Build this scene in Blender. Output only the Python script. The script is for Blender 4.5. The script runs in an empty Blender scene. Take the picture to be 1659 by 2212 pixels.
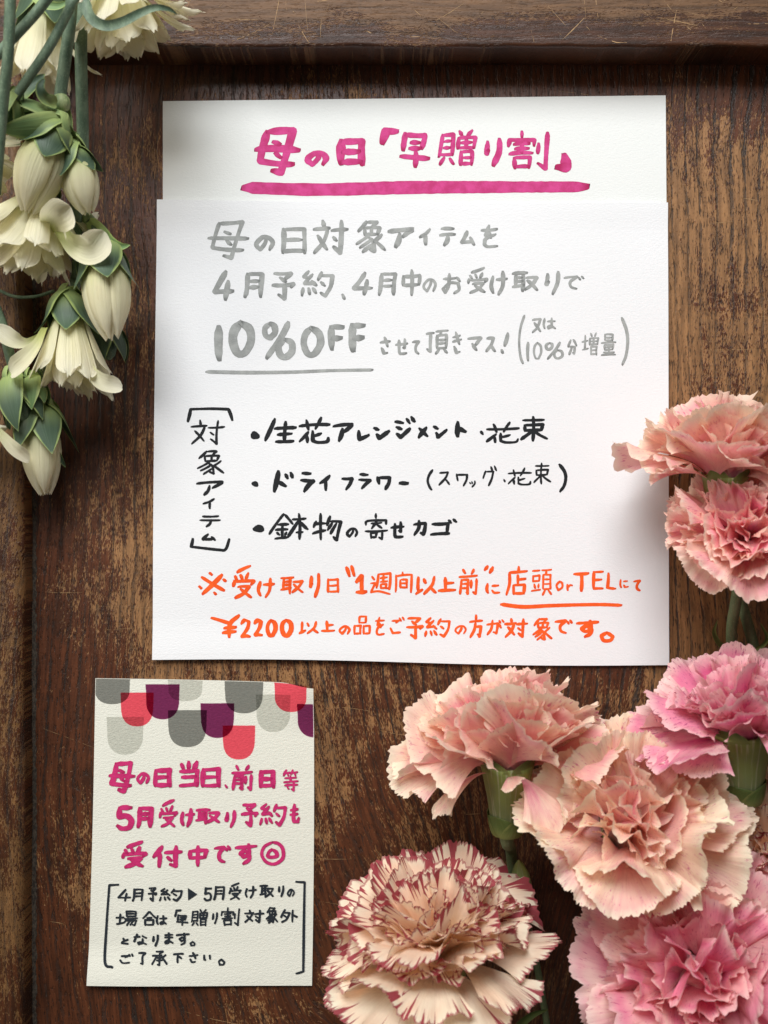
import bpy, math, random
import numpy as np

# ------------------------------------------------------------------ camera
SC = bpy.context.scene
COL = SC.collection
D = 0.42                      # camera height above the panel (m)
S = 0.30 / 1659.0             # metres of panel per unit of the 1659 x 2212 layout grid
cam_d = bpy.data.cameras.new('camera')
cam = bpy.data.objects.new('camera', cam_d)
COL.objects.link(cam)
cam.location = (0, 0, D)
cam_d.sensor_fit = 'VERTICAL'
cam_d.sensor_height = 36.0
cam_d.lens = 36.0 * D / 0.40
cam_d.clip_start = 0.01
cam_d.clip_end = 20.0
cam_d.dof.use_dof = True
cam_d.dof.focus_distance = D - 0.004
cam_d.dof.aperture_fstop = 13.0
SC.camera = cam

# ------------------------------------------------------------------ light
world = bpy.data.worlds.new('World')
SC.world = world
world.use_nodes = True
bg = world.node_tree.nodes['Background']
bg.inputs[0].default_value = (1.0, 0.90, 0.80, 1)      # dim warm room
bg.inputs[1].default_value = 0.07


def area(name, loc, aim, sx, sy, watts, color):
    l = bpy.data.lights.new(name, 'AREA')
    l.shape = 'RECTANGLE'
    l.size, l.size_y = sx, sy
    l.energy = watts
    l.color = color
    o = bpy.data.objects.new(name, l)
    COL.objects.link(o)
    o.location = loc
    from mathutils import Vector
    d = Vector(aim) - Vector(loc)
    o.rotation_euler = d.to_track_quat('-Z', 'Y').to_euler()
    return o


area('window_light', (-0.20, 1.05, 1.02), (0, 0, 0), 0.92, 0.74, 32.0, (0.97, 0.985, 1.0))
area('side_fill_light', (-0.95, 0.25, 0.55), (0, -0.05, 0), 0.5, 0.4, 4.6, (1.0, 0.93, 0.84))  # warm fill added from the left to lift the white flowers
SC.view_settings.view_transform = 'Standard'
SC.view_settings.look = 'None'
SC.view_settings.exposure = 0.0
SC.view_settings.gamma = 1.0
SC.view_settings.use_curve_mapping = False
SC.cycles.max_bounces = 10
SC.cycles.diffuse_bounces = 5
SC.cycles.transparent_max_bounces = 16
SC.cycles.use_denoising = True


# ------------------------------------------------------------------ helpers
def lin(r, g, b):
    f = lambda c: (c / 255 / 12.92) if c / 255 <= 0.04045 else ((c / 255 + 0.055) / 1.055) ** 2.4
    return (f(r), f(g), f(b), 1.0)


def at(px, py, h=0.0):
    """layout grid (1659 x 2212) to metres, for a point h above the panel"""
    k = S * (D - h) / D
    return np.array([(px - 829.5) * k, (1106.0 - py) * k, h])


def rotm(axis):
    a = np.array(axis, float)
    a /= np.linalg.norm(a)
    r = np.array([1.0, 0, 0]) if abs(a[0]) < 0.8 else np.array([0, 1.0, 0])
    u = r - a * r.dot(a)
    u /= np.linalg.norm(u)
    return a, u, np.cross(a, u)


def add_mesh(name, verts, faces, mat, parent=None, org=(0, 0, 0), uvs=None, smooth=True):
    me = bpy.data.meshes.new(name)
    v = np.asarray(verts, float) - np.asarray(org, float)
    me.from_pydata(v.tolist(), [], faces)
    if uvs is not None:
        uv = np.asarray(uvs, float)
        lay = me.uv_layers.new(name='UVMap')
        idx = np.empty(len(me.loops), dtype=np.int32)
        me.loops.foreach_get('vertex_index', idx)
        lay.data.foreach_set('uv', uv[idx].ravel())
    if smooth:
        me.polygons.foreach_set('use_smooth', [True] * len(me.polygons))
    me.materials.append(mat)
    me.update()
    o = bpy.data.objects.new(name, me)
    COL.objects.link(o)
    if parent is not None:
        o.parent = parent
    else:
        o.location = org
    return o


def empty(name, org):
    o = bpy.data.objects.new(name, None)
    o.empty_display_size = 0.01
    COL.objects.link(o)
    o.location = org
    return o


def tag(o, label=None, cat=None, group=None, kind=None):
    if label: o['label'] = label
    if cat: o['category'] = cat
    if group: o['group'] = group
    if kind: o['kind'] = kind
    return o


def grid_faces(nu, nv, close=False):
    f = []
    for j in range(nv - 1):
        for i in range(nu - 1 + (1 if close else 0)):
            a = j * nu + i
            b = j * nu + (i + 1) % nu
            f.append((a, b, b + nu, a + nu))
    return f


class NT:
    """tiny node-tree writer"""
    def __init__(self, name):
        self.m = bpy.data.materials.new(name)
        self.m.use_nodes = True
        self.t = self.m.node_tree
        self.t.nodes.clear()

    def n(self, typ, ins=None, **props):
        nd = self.t.nodes.new(typ)
        for k, v in props.items():
            setattr(nd, k, v)
        for k, v in (ins or {}).items():
            self.set(nd.inputs[k], v)
        return nd

    def set(self, sock, v):
        if hasattr(v, 'is_output'):
            self.t.links.new(v, sock)
        elif hasattr(v, 'outputs'):
            self.t.links.new(v.outputs[0], sock)
        else:
            sock.default_value = v

    def math(self, op, a, b=None, c=None, clamp=False):
        nd = self.n('ShaderNodeMath', operation=op, use_clamp=clamp)
        self.set(nd.inputs[0], a)
        if b is not None: self.set(nd.inputs[1], b)
        if c is not None: self.set(nd.inputs[2], c)
        return nd.outputs[0]

    def mul(self, vec, s):
        nd = self.n('ShaderNodeVectorMath', operation='MULTIPLY')
        self.set(nd.inputs[0], vec)
        nd.inputs[1].default_value = s
        return nd.outputs[0]

    def comb(self, x, y, z=0.0):
        nd = self.n('ShaderNodeCombineXYZ')
        for i, v in enumerate((x, y, z)):
            self.set(nd.inputs[i], v)
        return nd.outputs[0]

    def noise(self, vec, scale=1.0, detail=2.0, rough=0.5):
        nd = self.n('ShaderNodeTexNoise', {'Scale': scale, 'Detail': detail, 'Roughness': rough})
        self.set(nd.inputs['Vector'], vec)
        return nd.outputs[0]

    def step(self, v, lo, hi):
        nd = self.n('ShaderNodeMapRange', {'From Min': lo, 'From Max': hi}, interpolation_type='SMOOTHSTEP')
        self.set(nd.inputs['Value'], v)
        return nd.outputs[0]

    def mix(self, f, a, b, blend='MIX'):
        nd = self.n('ShaderNodeMix', data_type='RGBA', blend_type=blend)
        self.set(nd.inputs[0], f)
        self.set(nd.inputs[6], a)
        self.set(nd.inputs[7], b)
        return nd.outputs[2]

    def bump(self, h, strength, dist):
        nd = self.n('ShaderNodeBump', {'Strength': strength, 'Distance': dist})
        self.set(nd.inputs['Height'], h)
        return nd.outputs[0]

    def bsdf(self, **ins):
        nd = self.n('ShaderNodeBsdfPrincipled')
        for k, v in ins.items():
            self.set(nd.inputs[k.replace('_', ' ')], v)
        return nd.outputs[0]

    def out(self, sh):
        o = self.n('ShaderNodeOutputMaterial')
        self.t.links.new(sh, o.inputs[0])
        return self.m


# ------------------------------------------------------------------ materials
def wood_mat(name, panel, swap=False, worn=0.5, bare=(139, 101, 64), var=(74, 40, 23), grain=1.0, wear=None):
    n = NT(name)
    co = n.n('ShaderNodeTexCoord').outputs['Object']
    mm = n.mul(co, (1000, 1000, 1000))
    sep = n.n('ShaderNodeSeparateXYZ', {0: mm})
    x, y, z = sep.outputs
    if swap:
        x, y = y, x
    low = n.noise(n.comb(n.math('MULTIPLY', x, 0.010), n.math('MULTIPLY', y, 0.005), 3.1), 1, 2)
    wig = n.noise(n.comb(n.math('MULTIPLY', x, 0.12), n.math('MULTIPLY', y, 0.035), 7.7), 1, 2)
    warp = n.math('ADD', n.math('MULTIPLY', n.math('SUBTRACT', low, 0.5), 26), n.math('MULTIPLY', n.math('SUBTRACT', wig, 0.5), 2.2))
    if panel:
        # the plain-sawn lower half: growth rings close in from both sides of a centre line
        dx = n.math('SUBTRACT', x, 50)
        dy = n.math('MINIMUM', n.math('ADD', y, 35), 0)
        g = n.math('POWER', 2.718, n.math('MULTIPLY', n.math('MULTIPLY', dx, dx), -1 / (85.0 ** 2)))
        k = n.math('MULTIPLY', n.math('MULTIPLY', dy, dy), 0.0024)
        t = n.math('ADD', x, n.math('MULTIPLY', n.math('MULTIPLY', n.math('TANH', n.math('MULTIPLY', dx, 0.045)), g), k))
    else:
        t = x
    t = n.math('ADD', t, warp)
    # growth-ring bands: irregular dark lines 3-6 mm apart
    ringn = n.noise(n.comb(n.math('MULTIPLY', t, 0.23), n.math('MULTIPLY', y, 0.0015), 0.0), 1, 1)
    ph = n.math('ADD', n.math('MULTIPLY', t, 1.25), n.math('MULTIPLY', ringn, 4.5))
    s = n.math('ADD', n.math('MULTIPLY', n.math('SINE', ph), 0.5), 0.5)
    brk = n.noise(n.comb(n.math('MULTIPLY', t, 1.3), n.math('MULTIPLY', y, 0.16), 5.0), 1, 3, 0.65)
    ring = n.step(n.math('ADD', s, n.math('MULTIPLY', n.math('SUBTRACT', brk, 0.5), 0.9)), 0.86, 1.02)
    area_m = n.step(n.noise(n.mul(mm, (0.014, 0.010, 0.01)), 1, 1), 0.36, 0.6)
    ring = n.math('MULTIPLY', ring, n.math('ADD', n.math('MULTIPLY', area_m, 0.5), 0.5))
    # pores: short dark dashes along the grain
    p1 = n.noise(n.comb(n.math('MULTIPLY', t, 1.5), n.math('MULTIPLY', y, 0.20), 11.0), 1, 2, 0.6)
    pore = n.step(p1, 0.57, 0.66)
    p2 = n.noise(n.comb(n.math('MULTIPLY', t, 4.5), n.math('MULTIPLY', y, 0.5), 2.0), 1, 2, 0.6)
    pore2 = n.step(p2, 0.56, 0.68)
    # old varnish left in patches, torn along the grain
    v1 = n.noise(n.comb(n.math('MULTIPLY', x, 0.026), n.math('MULTIPLY', y, 0.016), 4.4), 1, 2)
    v2 = n.noise(n.comb(n.math('MULTIPLY', t, 0.32), n.math('MULTIPLY', y, 0.09), 8.0), 1, 3, 0.6)
    v3 = n.noise(n.comb(n.math('MULTIPLY', t, 2.2), n.math('MULTIPLY', y, 0.55), 1.0), 1, 2, 0.6)
    vs = n.math('ADD', n.math('ADD', n.math('MULTIPLY', v1, 0.95), n.math('MULTIPLY', v2, 0.85)), n.math('MULTIPLY', v3, 0.95))
    if panel:
        # varnish survived along the frame, the open field is rubbed bare
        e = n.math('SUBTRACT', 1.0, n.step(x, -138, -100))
        e2 = n.step(y, 135, 185)
        e3 = n.math('SUBTRACT', 1.0, n.step(y, -190, -120))
        rt = n.math('MULTIPLY', n.step(x, 95, 115), n.math('SUBTRACT', 1.0, n.step(y, 120, 165)))
        vs = n.math('ADD', vs, n.math('MULTIPLY', e, 0.20))  # stile-side varnish, strengthened to paint the flower bunch's shadow into the wood
        vs = n.math('ADD', vs, n.math('MULTIPLY', e2, 0.34))
        vs = n.math('ADD', vs, n.math('MULTIPLY', e3, 0.14))
        vs = n.math('SUBTRACT', vs, n.math('MULTIPLY', rt, 0.20))
    if wear is not None:                       # edge rubbed bare by hands
        q = n.math('ADD', x, n.math('MULTIPLY', n.math('SUBTRACT', n.noise(n.mul(mm, (0.12, 0.12, 0.12)), 1, 4, 0.7), 0.5), wear[2]))
        wm = n.math('SUBTRACT', 1.0, n.step(q, wear[0], wear[1])) if swap else n.step(q, wear[0], wear[1])
        vs = n.math('SUBTRACT', vs, n.math('MULTIPLY', wm, 0.5))
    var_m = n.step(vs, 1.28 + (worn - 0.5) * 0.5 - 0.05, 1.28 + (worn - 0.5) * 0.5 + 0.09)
    tone = n.noise(n.comb(n.math('MULTIPLY', t, 0.6), n.math('MULTIPLY', y, 0.04), 6.0), 1, 3, 0.6)
    b = lin(*bare)
    b_d = (b[0] * 0.62, b[1] * 0.58, b[2] * 0.52, 1)
    b_l = (b[0] * 1.28, b[1] * 1.26, b[2] * 1.22, 1)
    barec = n.mix(n.step(tone, 0.28, 0.72), b_d, b_l)
    v = lin(*var)
    varc = n.mix(n.step(tone, 0.3, 0.7), (v[0] * 0.55, v[1] * 0.5, v[2] * 0.5, 1), (v[0] * 1.5, v[1] * 1.35, v[2] * 1.2, 1))
    c = n.mix(n.math('MULTIPLY', var_m, 0.96), barec, varc)
    c = n.mix(n.math('MULTIPLY', pore2, 0.35 * grain), c, lin(48, 30, 18))
    c = n.mix(n.math('MULTIPLY', pore, 0.72 * grain), c, lin(36, 25, 18))
    c = n.mix(n.math('MULTIPLY', ring, 0.9 * grain), c, lin(42, 36, 32))
    grime = n.noise(n.mul(mm, (0.09, 0.06, 0.09)), 1, 4, 0.65)
    c = n.mix(n.math('MULTIPLY', n.step(grime, 0.52, 0.75), 0.45), c, lin(40, 26, 16))
    rough = n.math('ADD', n.math('MULTIPLY', var_m, -0.14), n.math('ADD', 0.56, n.math('MULTIPLY', pore, 0.15)))
    h = n.math('SUBTRACT', n.math('MULTIPLY', var_m, 0.5), n.math('ADD', n.math('MULTIPLY', pore, 0.8 * grain), n.math('MULTIPLY', ring, 1.0 * grain)))
    h = n.math('ADD', h, n.math('MULTIPLY', n.noise(n.mul(mm, (0.5, 0.5, 0.5)), 1, 4, 0.7), 0.5))
    bp = n.bump(h, 0.7, 0.00036)
    return n.out(n.bsdf(Base_Color=c, Roughness=rough, Normal=bp, Specular_IOR_Level=0.42))


def paper_bump(n, mm, amp, sc):
    a = n.noise(n.mul(mm, (1.0 * sc, 1.9 * sc, 1)), 1.0, 4, 0.65)
    b = n.noise(n.mul(mm, (3.0 * sc, 5.0 * sc, 1)), 1.0, 2, 0.6)
    return n.bump(n.math('ADD', n.math('MULTIPLY', a, 1.0), n.math('MULTIPLY', b, 0.45)), 1.0, amp)


def paper_mat(name, rgb, amp, sc=0.9):
    n = NT(name)
    mm = n.mul(n.n('ShaderNodeTexCoord').outputs['Object'], (1000, 1000, 1000))
    t = n.noise(n.mul(mm, (0.03, 0.02, 0)), 1, 3)
    c = lin(*rgb)
    c2 = (c[0] * 0.965, c[1] * 0.97, c[2] * 0.96, 1)
    f = n.noise(n.mul(mm, (1.2, 2.5, 0)), 1, 3, 0.7)
    cc = n.mix(t, c, c2)
    cc = n.mix(n.math('MULTIPLY', n.step(f, 0.45, 0.7), 0.10), cc, (c[0] * 0.8, c[1] * 0.8, c[2] * 0.8, 1))
    return n.out(n.bsdf(Base_Color=cc, Roughness=0.92, Normal=paper_bump(n, mm, amp, sc), Specular_IOR_Level=0.15))


def ink_mat(name, rgb, rgb_dark, amp, sc=0.9, mott=0.7, rough=0.8):
    n = NT(name)
    mm = n.mul(n.n('ShaderNodeTexCoord').outputs['Object'], (1000, 1000, 1000))
    a = n.noise(n.mul(mm, (0.22, 0.22, 0)), 1, 3, 0.55)
    b = n.noise(n.mul(mm, (2.0, 3.2, 0)), 1, 3, 0.7)
    f = n.step(n.math('ADD', n.math('MULTIPLY', a, 0.75), n.math('MULTIPLY', b, 0.3)), 0.38, 0.68)
    sp = n.n('ShaderNodeSeparateXYZ', {0: n.n('ShaderNodeUVMap').outputs[0]})
    pool = n.math('SUBTRACT', 1.0, n.step(n.math('ADD', sp.outputs[0], n.math('MULTIPLY', n.math('SUBTRACT', b, 0.5), 0.8)), 0.0, 0.75))
    rim = n.step(n.math('ABSOLUTE', sp.outputs[1]), 0.62, 1.0)
    f = n.math('ADD', n.math('MULTIPLY', f, 0.6), n.math('ADD', n.math('MULTIPLY', pool, 0.75), n.math('MULTIPLY', rim, 0.14)), clamp=True)
    c = n.mix(n.math('MULTIPLY', f, mott), lin(*rgb), lin(*rgb_dark))
    return n.out(n.bsdf(Base_Color=c, Roughness=rough, Normal=paper_bump(n, mm, amp * 0.7, sc), Specular_IOR_Level=0.2))


def film_mat(name, rgb, paper):
    """a layer of clear marker ink: lets the paper through, tinted, so that overlaps multiply"""
    n = NT(name)
    a, b = lin(*rgb), lin(*paper)
    mm = n.mul(n.n('ShaderNodeTexCoord').outputs['Object'], (1000, 1000, 1000))
    c = [math.sqrt(min(1, a[i] / b[i])) for i in range(3)]
    f = n.noise(n.mul(mm, (0.9, 1.8, 0)), 1, 4, 0.7)
    cc = n.mix(n.step(f, 0.3, 0.7), (*[v * 0.94 for v in c], 1), (*[min(1, v * 1.06) for v in c], 1))
    tb = n.n('ShaderNodeBsdfTransparent', {0: cc})
    return n.out(tb.outputs[0])


def petal_mat(name, cream, peach, pink, speck, speck_amt, pinkness=0.35, streak=0.0, streak_col=(158, 18, 56), trans=0.40, throat_amt=0.30):
    n = NT(name)
    uv = n.n('ShaderNodeUVMap').outputs[0]
    sp = n.n('ShaderNodeSeparateXYZ', {0: uv})
    u, v = sp.outputs[0], sp.outputs[1]
    rnd = n.n('ShaderNodeObjectInfo').outputs['Random']
    w = n.math('MULTIPLY', rnd, 37.0)
    def nz(su, sv, off, detail=2.0, rough=0.5):
        return n.noise(n.comb(n.math('MULTIPLY', u, su), n.math('MULTIPLY', v, sv), n.math('ADD', w, off)), 1, detail, rough)
    blot = nz(3.0, 2.4, 0.0, 2)
    # peach body, cream patches, pink towards the throat and on some petals
    c = n.mix(n.step(blot, 0.36, 0.66), lin(*cream), lin(*peach))
    throat = n.math('SUBTRACT', 1.0, n.step(v, 0.15, 0.75))
    pk = n.math('ADD', n.math('MULTIPLY', throat, throat_amt), n.math('MULTIPLY', n.step(n.math('ADD', nz(2.0, 1.5, 3.0), n.math('MULTIPLY', n.math('SUBTRACT', rnd, 0.5), 0.20)), 0.42, 0.68), pinkness), clamp=True)
    core = n.n('ShaderNodeAttribute', attribute_type='OBJECT', attribute_name='core').outputs['Fac']
    pk = n.math('ADD', pk, n.math('MULTIPLY', core, throat_amt * 1.3), clamp=True)
    c = n.mix(pk, c, lin(*pink))
    vein = nz(46.0, 1.6, 9.0, 2, 0.6)
    c = n.mix(n.math('MULTIPLY', n.step(vein, 0.45, 0.72), 0.20), c, lin(*[int(q * 0.92) for q in pink]))
    rim = n.step(v, 0.86, 0.995)
    c = n.mix(n.math('MULTIPLY', rim, 0.55), c, lin(*[min(255, int(q * 1.05 + 8)) for q in cream]))
    if speck_amt > 0:
        sk = nz(90.0, 11.0, 5.0, 3, 0.7)
        cl = nz(4.0, 3.0, 12.0, 2)
        th = n.math('SUBTRACT', 0.74, n.math('MULTIPLY', cl, 0.26))
        m = n.step(n.math('SUBTRACT', sk, th), -0.03, 0.10)
        c = n.mix(n.math('MULTIPLY', m, speck_amt), c, lin(*speck))
    if streak > 0:
        st = nz(36.0, 0.8, 21.0, 2, 0.55)
        big = nz(5.0, 0.5, 31.0, 1)
        th = n.math('SUBTRACT', 0.99, n.math('MULTIPLY', n.math('POWER', v, 2.4), 0.34 * streak))
        th = n.math('SUBTRACT', th, n.math('MULTIPLY', big, 0.27))
        m = n.step(n.math('SUBTRACT', st, th), -0.02, 0.03)
        rimm = n.step(n.math('ADD', v, n.math('MULTIPLY', n.math('SUBTRACT', nz(30, 1, 2.0), 0.5), 0.10)), 0.962, 0.985)
        m = n.math('MAXIMUM', m, n.math('MULTIPLY', rimm, 0.75))
        c = n.mix(n.math('MULTIPLY', m, 0.92), c, lin(*streak_col))
    h = n.math('ADD', n.math('MULTIPLY', vein, 1.0), n.math('MULTIPLY', nz(9, 5, 2.0, 3, 0.6), 1.3))
    bp = n.bump(h, 0.5, 0.0005)
    pb = n.bsdf(Base_Color=c, Roughness=0.62, Normal=bp, Specular_IOR_Level=0.22)
    tl = n.n('ShaderNodeBsdfTranslucent', {'Color': c, 'Normal': bp})
    mx = n.n('ShaderNodeMixShader', {0: trans})
    n.t.links.new(pb, mx.inputs[1])
    n.t.links.new(tl.outputs[0], mx.inputs[2])
    return n.out(mx.outputs[0])


def white_petal_mat():
    n = NT('ivory_petal')
    uv = n.n('ShaderNodeUVMap').outputs[0]
    sp = n.n('ShaderNodeSeparateXYZ', {0: uv})
    u, v = sp.outputs[0], sp.outputs[1]
    w = n.math('MULTIPLY', n.n('ShaderNodeObjectInfo').outputs['Random'], 31.0)
    vein = n.noise(n.comb(n.math('MULTIPLY', u, 16), n.math('MULTIPLY', v, 1.0), w), 1, 3, 0.6)
    blot = n.noise(n.comb(n.math('MULTIPLY', u, 2), n.math('MULTIPLY', v, 3), w), 1, 2)
    c = n.mix(n.step(v, 0.0, 0.62), lin(192, 198, 118), lin(246, 241, 208))
    c = n.mix(n.math('MULTIPLY', n.step(v, 0.55, 1.0), 0.6), c, lin(250, 245, 226))
    c = n.mix(n.math('MULTIPLY', n.step(vein, 0.45, 0.75), 0.32), c, lin(218, 214, 168))
    c = n.mix(n.math('MULTIPLY', n.step(blot, 0.5, 0.8), 0.25), c, lin(232, 214, 186))
    bp = n.bump(vein, 0.8, 0.0006)
    pb = n.bsdf(Base_Color=c, Roughness=0.5, Normal=bp, Specular_IOR_Level=0.3)
    tl = n.n('ShaderNodeBsdfTranslucent', {'Color': c})
    mx = n.n('ShaderNodeMixShader', {0: 0.44})
    n.t.links.new(pb, mx.inputs[1])
    n.t.links.new(tl.outputs[0], mx.inputs[2])
    return n.out(mx.outputs[0])


def sepal_mat(name, mid, edge, edge_w=0.55):
    n = NT(name)
    uv = n.n('ShaderNodeUVMap').outputs[0]
    sp = n.n('ShaderNodeSeparateXYZ', {0: uv})
    u, v = sp.outputs[0], sp.outputs[1]
    w = n.math('MULTIPLY', n.n('ShaderNodeObjectInfo').outputs['Random'], 23.0)
    side = n.math('ABSOLUTE', n.math('SUBTRACT', n.math('MULTIPLY', u, 2), 1.0))
    nz = n.noise(n.comb(n.math('MULTIPLY', u, 3), n.math('MULTIPLY', v, 3), w), 1, 3)
    m = n.step(n.math('ADD', side, n.math('MULTIPLY', n.math('SUBTRACT', nz, 0.5), 0.5)), edge_w, 1.0)
    tip = n.math('MULTIPLY', n.step(v, 0.93, 1.0), 0.7)
    m = n.math('MAXIMUM', m, tip)
    base = n.math('MULTIPLY', n.math('SUBTRACT', 1.0, n.step(v, 0.05, 0.60)), 0.80)
    m = n.math('MAXIMUM', m, base)
    vein = n.noise(n.comb(n.math('MULTIPLY', u, 22), n.math('MULTIPLY', v, 1.0), w), 1, 2, 0.6)
    c = n.mix(m, lin(*mid), lin(*edge))
    c = n.mix(n.math('MULTIPLY', n.step(vein, 0.45, 0.7), 0.25), c, lin(*[min(255, int(q * 1.3 + 12)) for q in mid]))
    bp = n.bump(vein, 0.4, 0.0004)
    pb = n.bsdf(Base_Color=c, Roughness=0.48, Normal=bp, Specular_IOR_Level=0.35)
    tl = n.n('ShaderNodeBsdfTranslucent', {'Color': c})
    mx = n.n('ShaderNodeMixShader', {0: 0.15})
    n.t.links.new(pb, mx.inputs[1])
    n.t.links.new(tl.outputs[0], mx.inputs[2])
    return n.out(mx.outputs[0])


def stem_mat(name, a, b):
    n = NT(name)
    mm = n.mul(n.n('ShaderNodeTexCoord').outputs['Object'], (1000, 1000, 1000))
    f = n.noise(n.mul(mm, (0.35, 0.12, 0.35)), 1, 4, 0.65)
    g = n.noise(n.mul(mm, (1.8, 1.2, 1.8)), 1, 3, 0.6)
    c = n.mix(n.step(f, 0.35, 0.68), lin(*a), lin(*b))
    c = n.mix(n.math('MULTIPLY', n.step(g, 0.55, 0.7), 0.3), c, lin(*[min(255, int(q * 1.35 + 8)) for q in b]))
    return n.out(n.bsdf(Base_Color=c, Roughness=0.55, Normal=n.bump(g, 0.3, 0.0003), Specular_IOR_Level=0.3))


M = {}
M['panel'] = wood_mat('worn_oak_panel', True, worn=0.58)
M['top'] = wood_mat('worn_oak_rail', False, swap=True, worn=0.30, bare=(104, 75, 48), var=(64, 39, 25), grain=0.30, wear=(193.0, 178.0, 7.0))
M['side'] = wood_mat('worn_oak_stile', False, worn=0.62, bare=(112, 80, 46), var=(66, 36, 19), grain=0.6)
n_ = NT('dark_crack')
M['crack'] = n_.out(n_.bsdf(Base_Color=lin(26, 19, 15), Roughness=0.9))
M['scratch'] = NT('pale_scratch')
M['scratch'] = M['scratch'].out(M['scratch'].bsdf(Base_Color=lin(168, 134, 92), Roughness=0.7))
n_ = NT('groove_dust')
mm_ = n_.mul(n_.n('ShaderNodeTexCoord').outputs['Object'], (1000, 1000, 1000))
M['dust'] = n_.out(n_.bsdf(Base_Color=n_.mix(n_.step(n_.noise(n_.mul(mm_, (1.5, 0.7, 1)), 1, 4, 0.7), 0.35, 0.7), lin(38, 32, 26), lin(84, 74, 62)), Roughness=0.95))
P_T, P_B, P_C = (229, 230, 227), (233, 233, 234), (228, 227, 214)
M['paper_t'] = paper_mat('cream_paper', P_T, 0.00010)
M['paper_b'] = paper_mat('white_paper', P_B, 0.00011)
M['paper_c'] = paper_mat('card_stock', P_C, 0.00020, 0.8)
M['ink_pink'] = ink_mat('magenta_ink', (206, 74, 138), (166, 36, 86), 0.00013, mott=0.95)
M['ink_grey'] = ink_mat('grey_ink', (166, 168, 165), (118, 120, 118), 0.00014, mott=0.95)
M['ink_black'] = ink_mat('black_ink', (32, 34, 36), (22, 24, 26), 0.00014, mott=0.6, rough=0.65)
M['ink_orange'] = ink_mat('orange_ink', (244, 98, 38), (222, 70, 20), 0.00014, mott=0.85)
M['ink_rose'] = ink_mat('rose_ink', (202, 50, 112), (156, 24, 76), 0.00020, 0.8)
M['ink_navy'] = ink_mat('dark_pen_ink', (40, 46, 52), (30, 34, 40), 0.00026, 0.8, mott=0.5)
M['film_dark'] = film_mat('grey_marker', (122, 122, 114), P_C)
M['film_light'] = film_mat('pale_grey_marker', (190, 190, 176), P_C)
M['film_red'] = film_mat('red_marker', (222, 80, 92), P_C)
M['film_plum'] = film_mat('plum_marker', (112, 44, 80), P_C)


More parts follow.
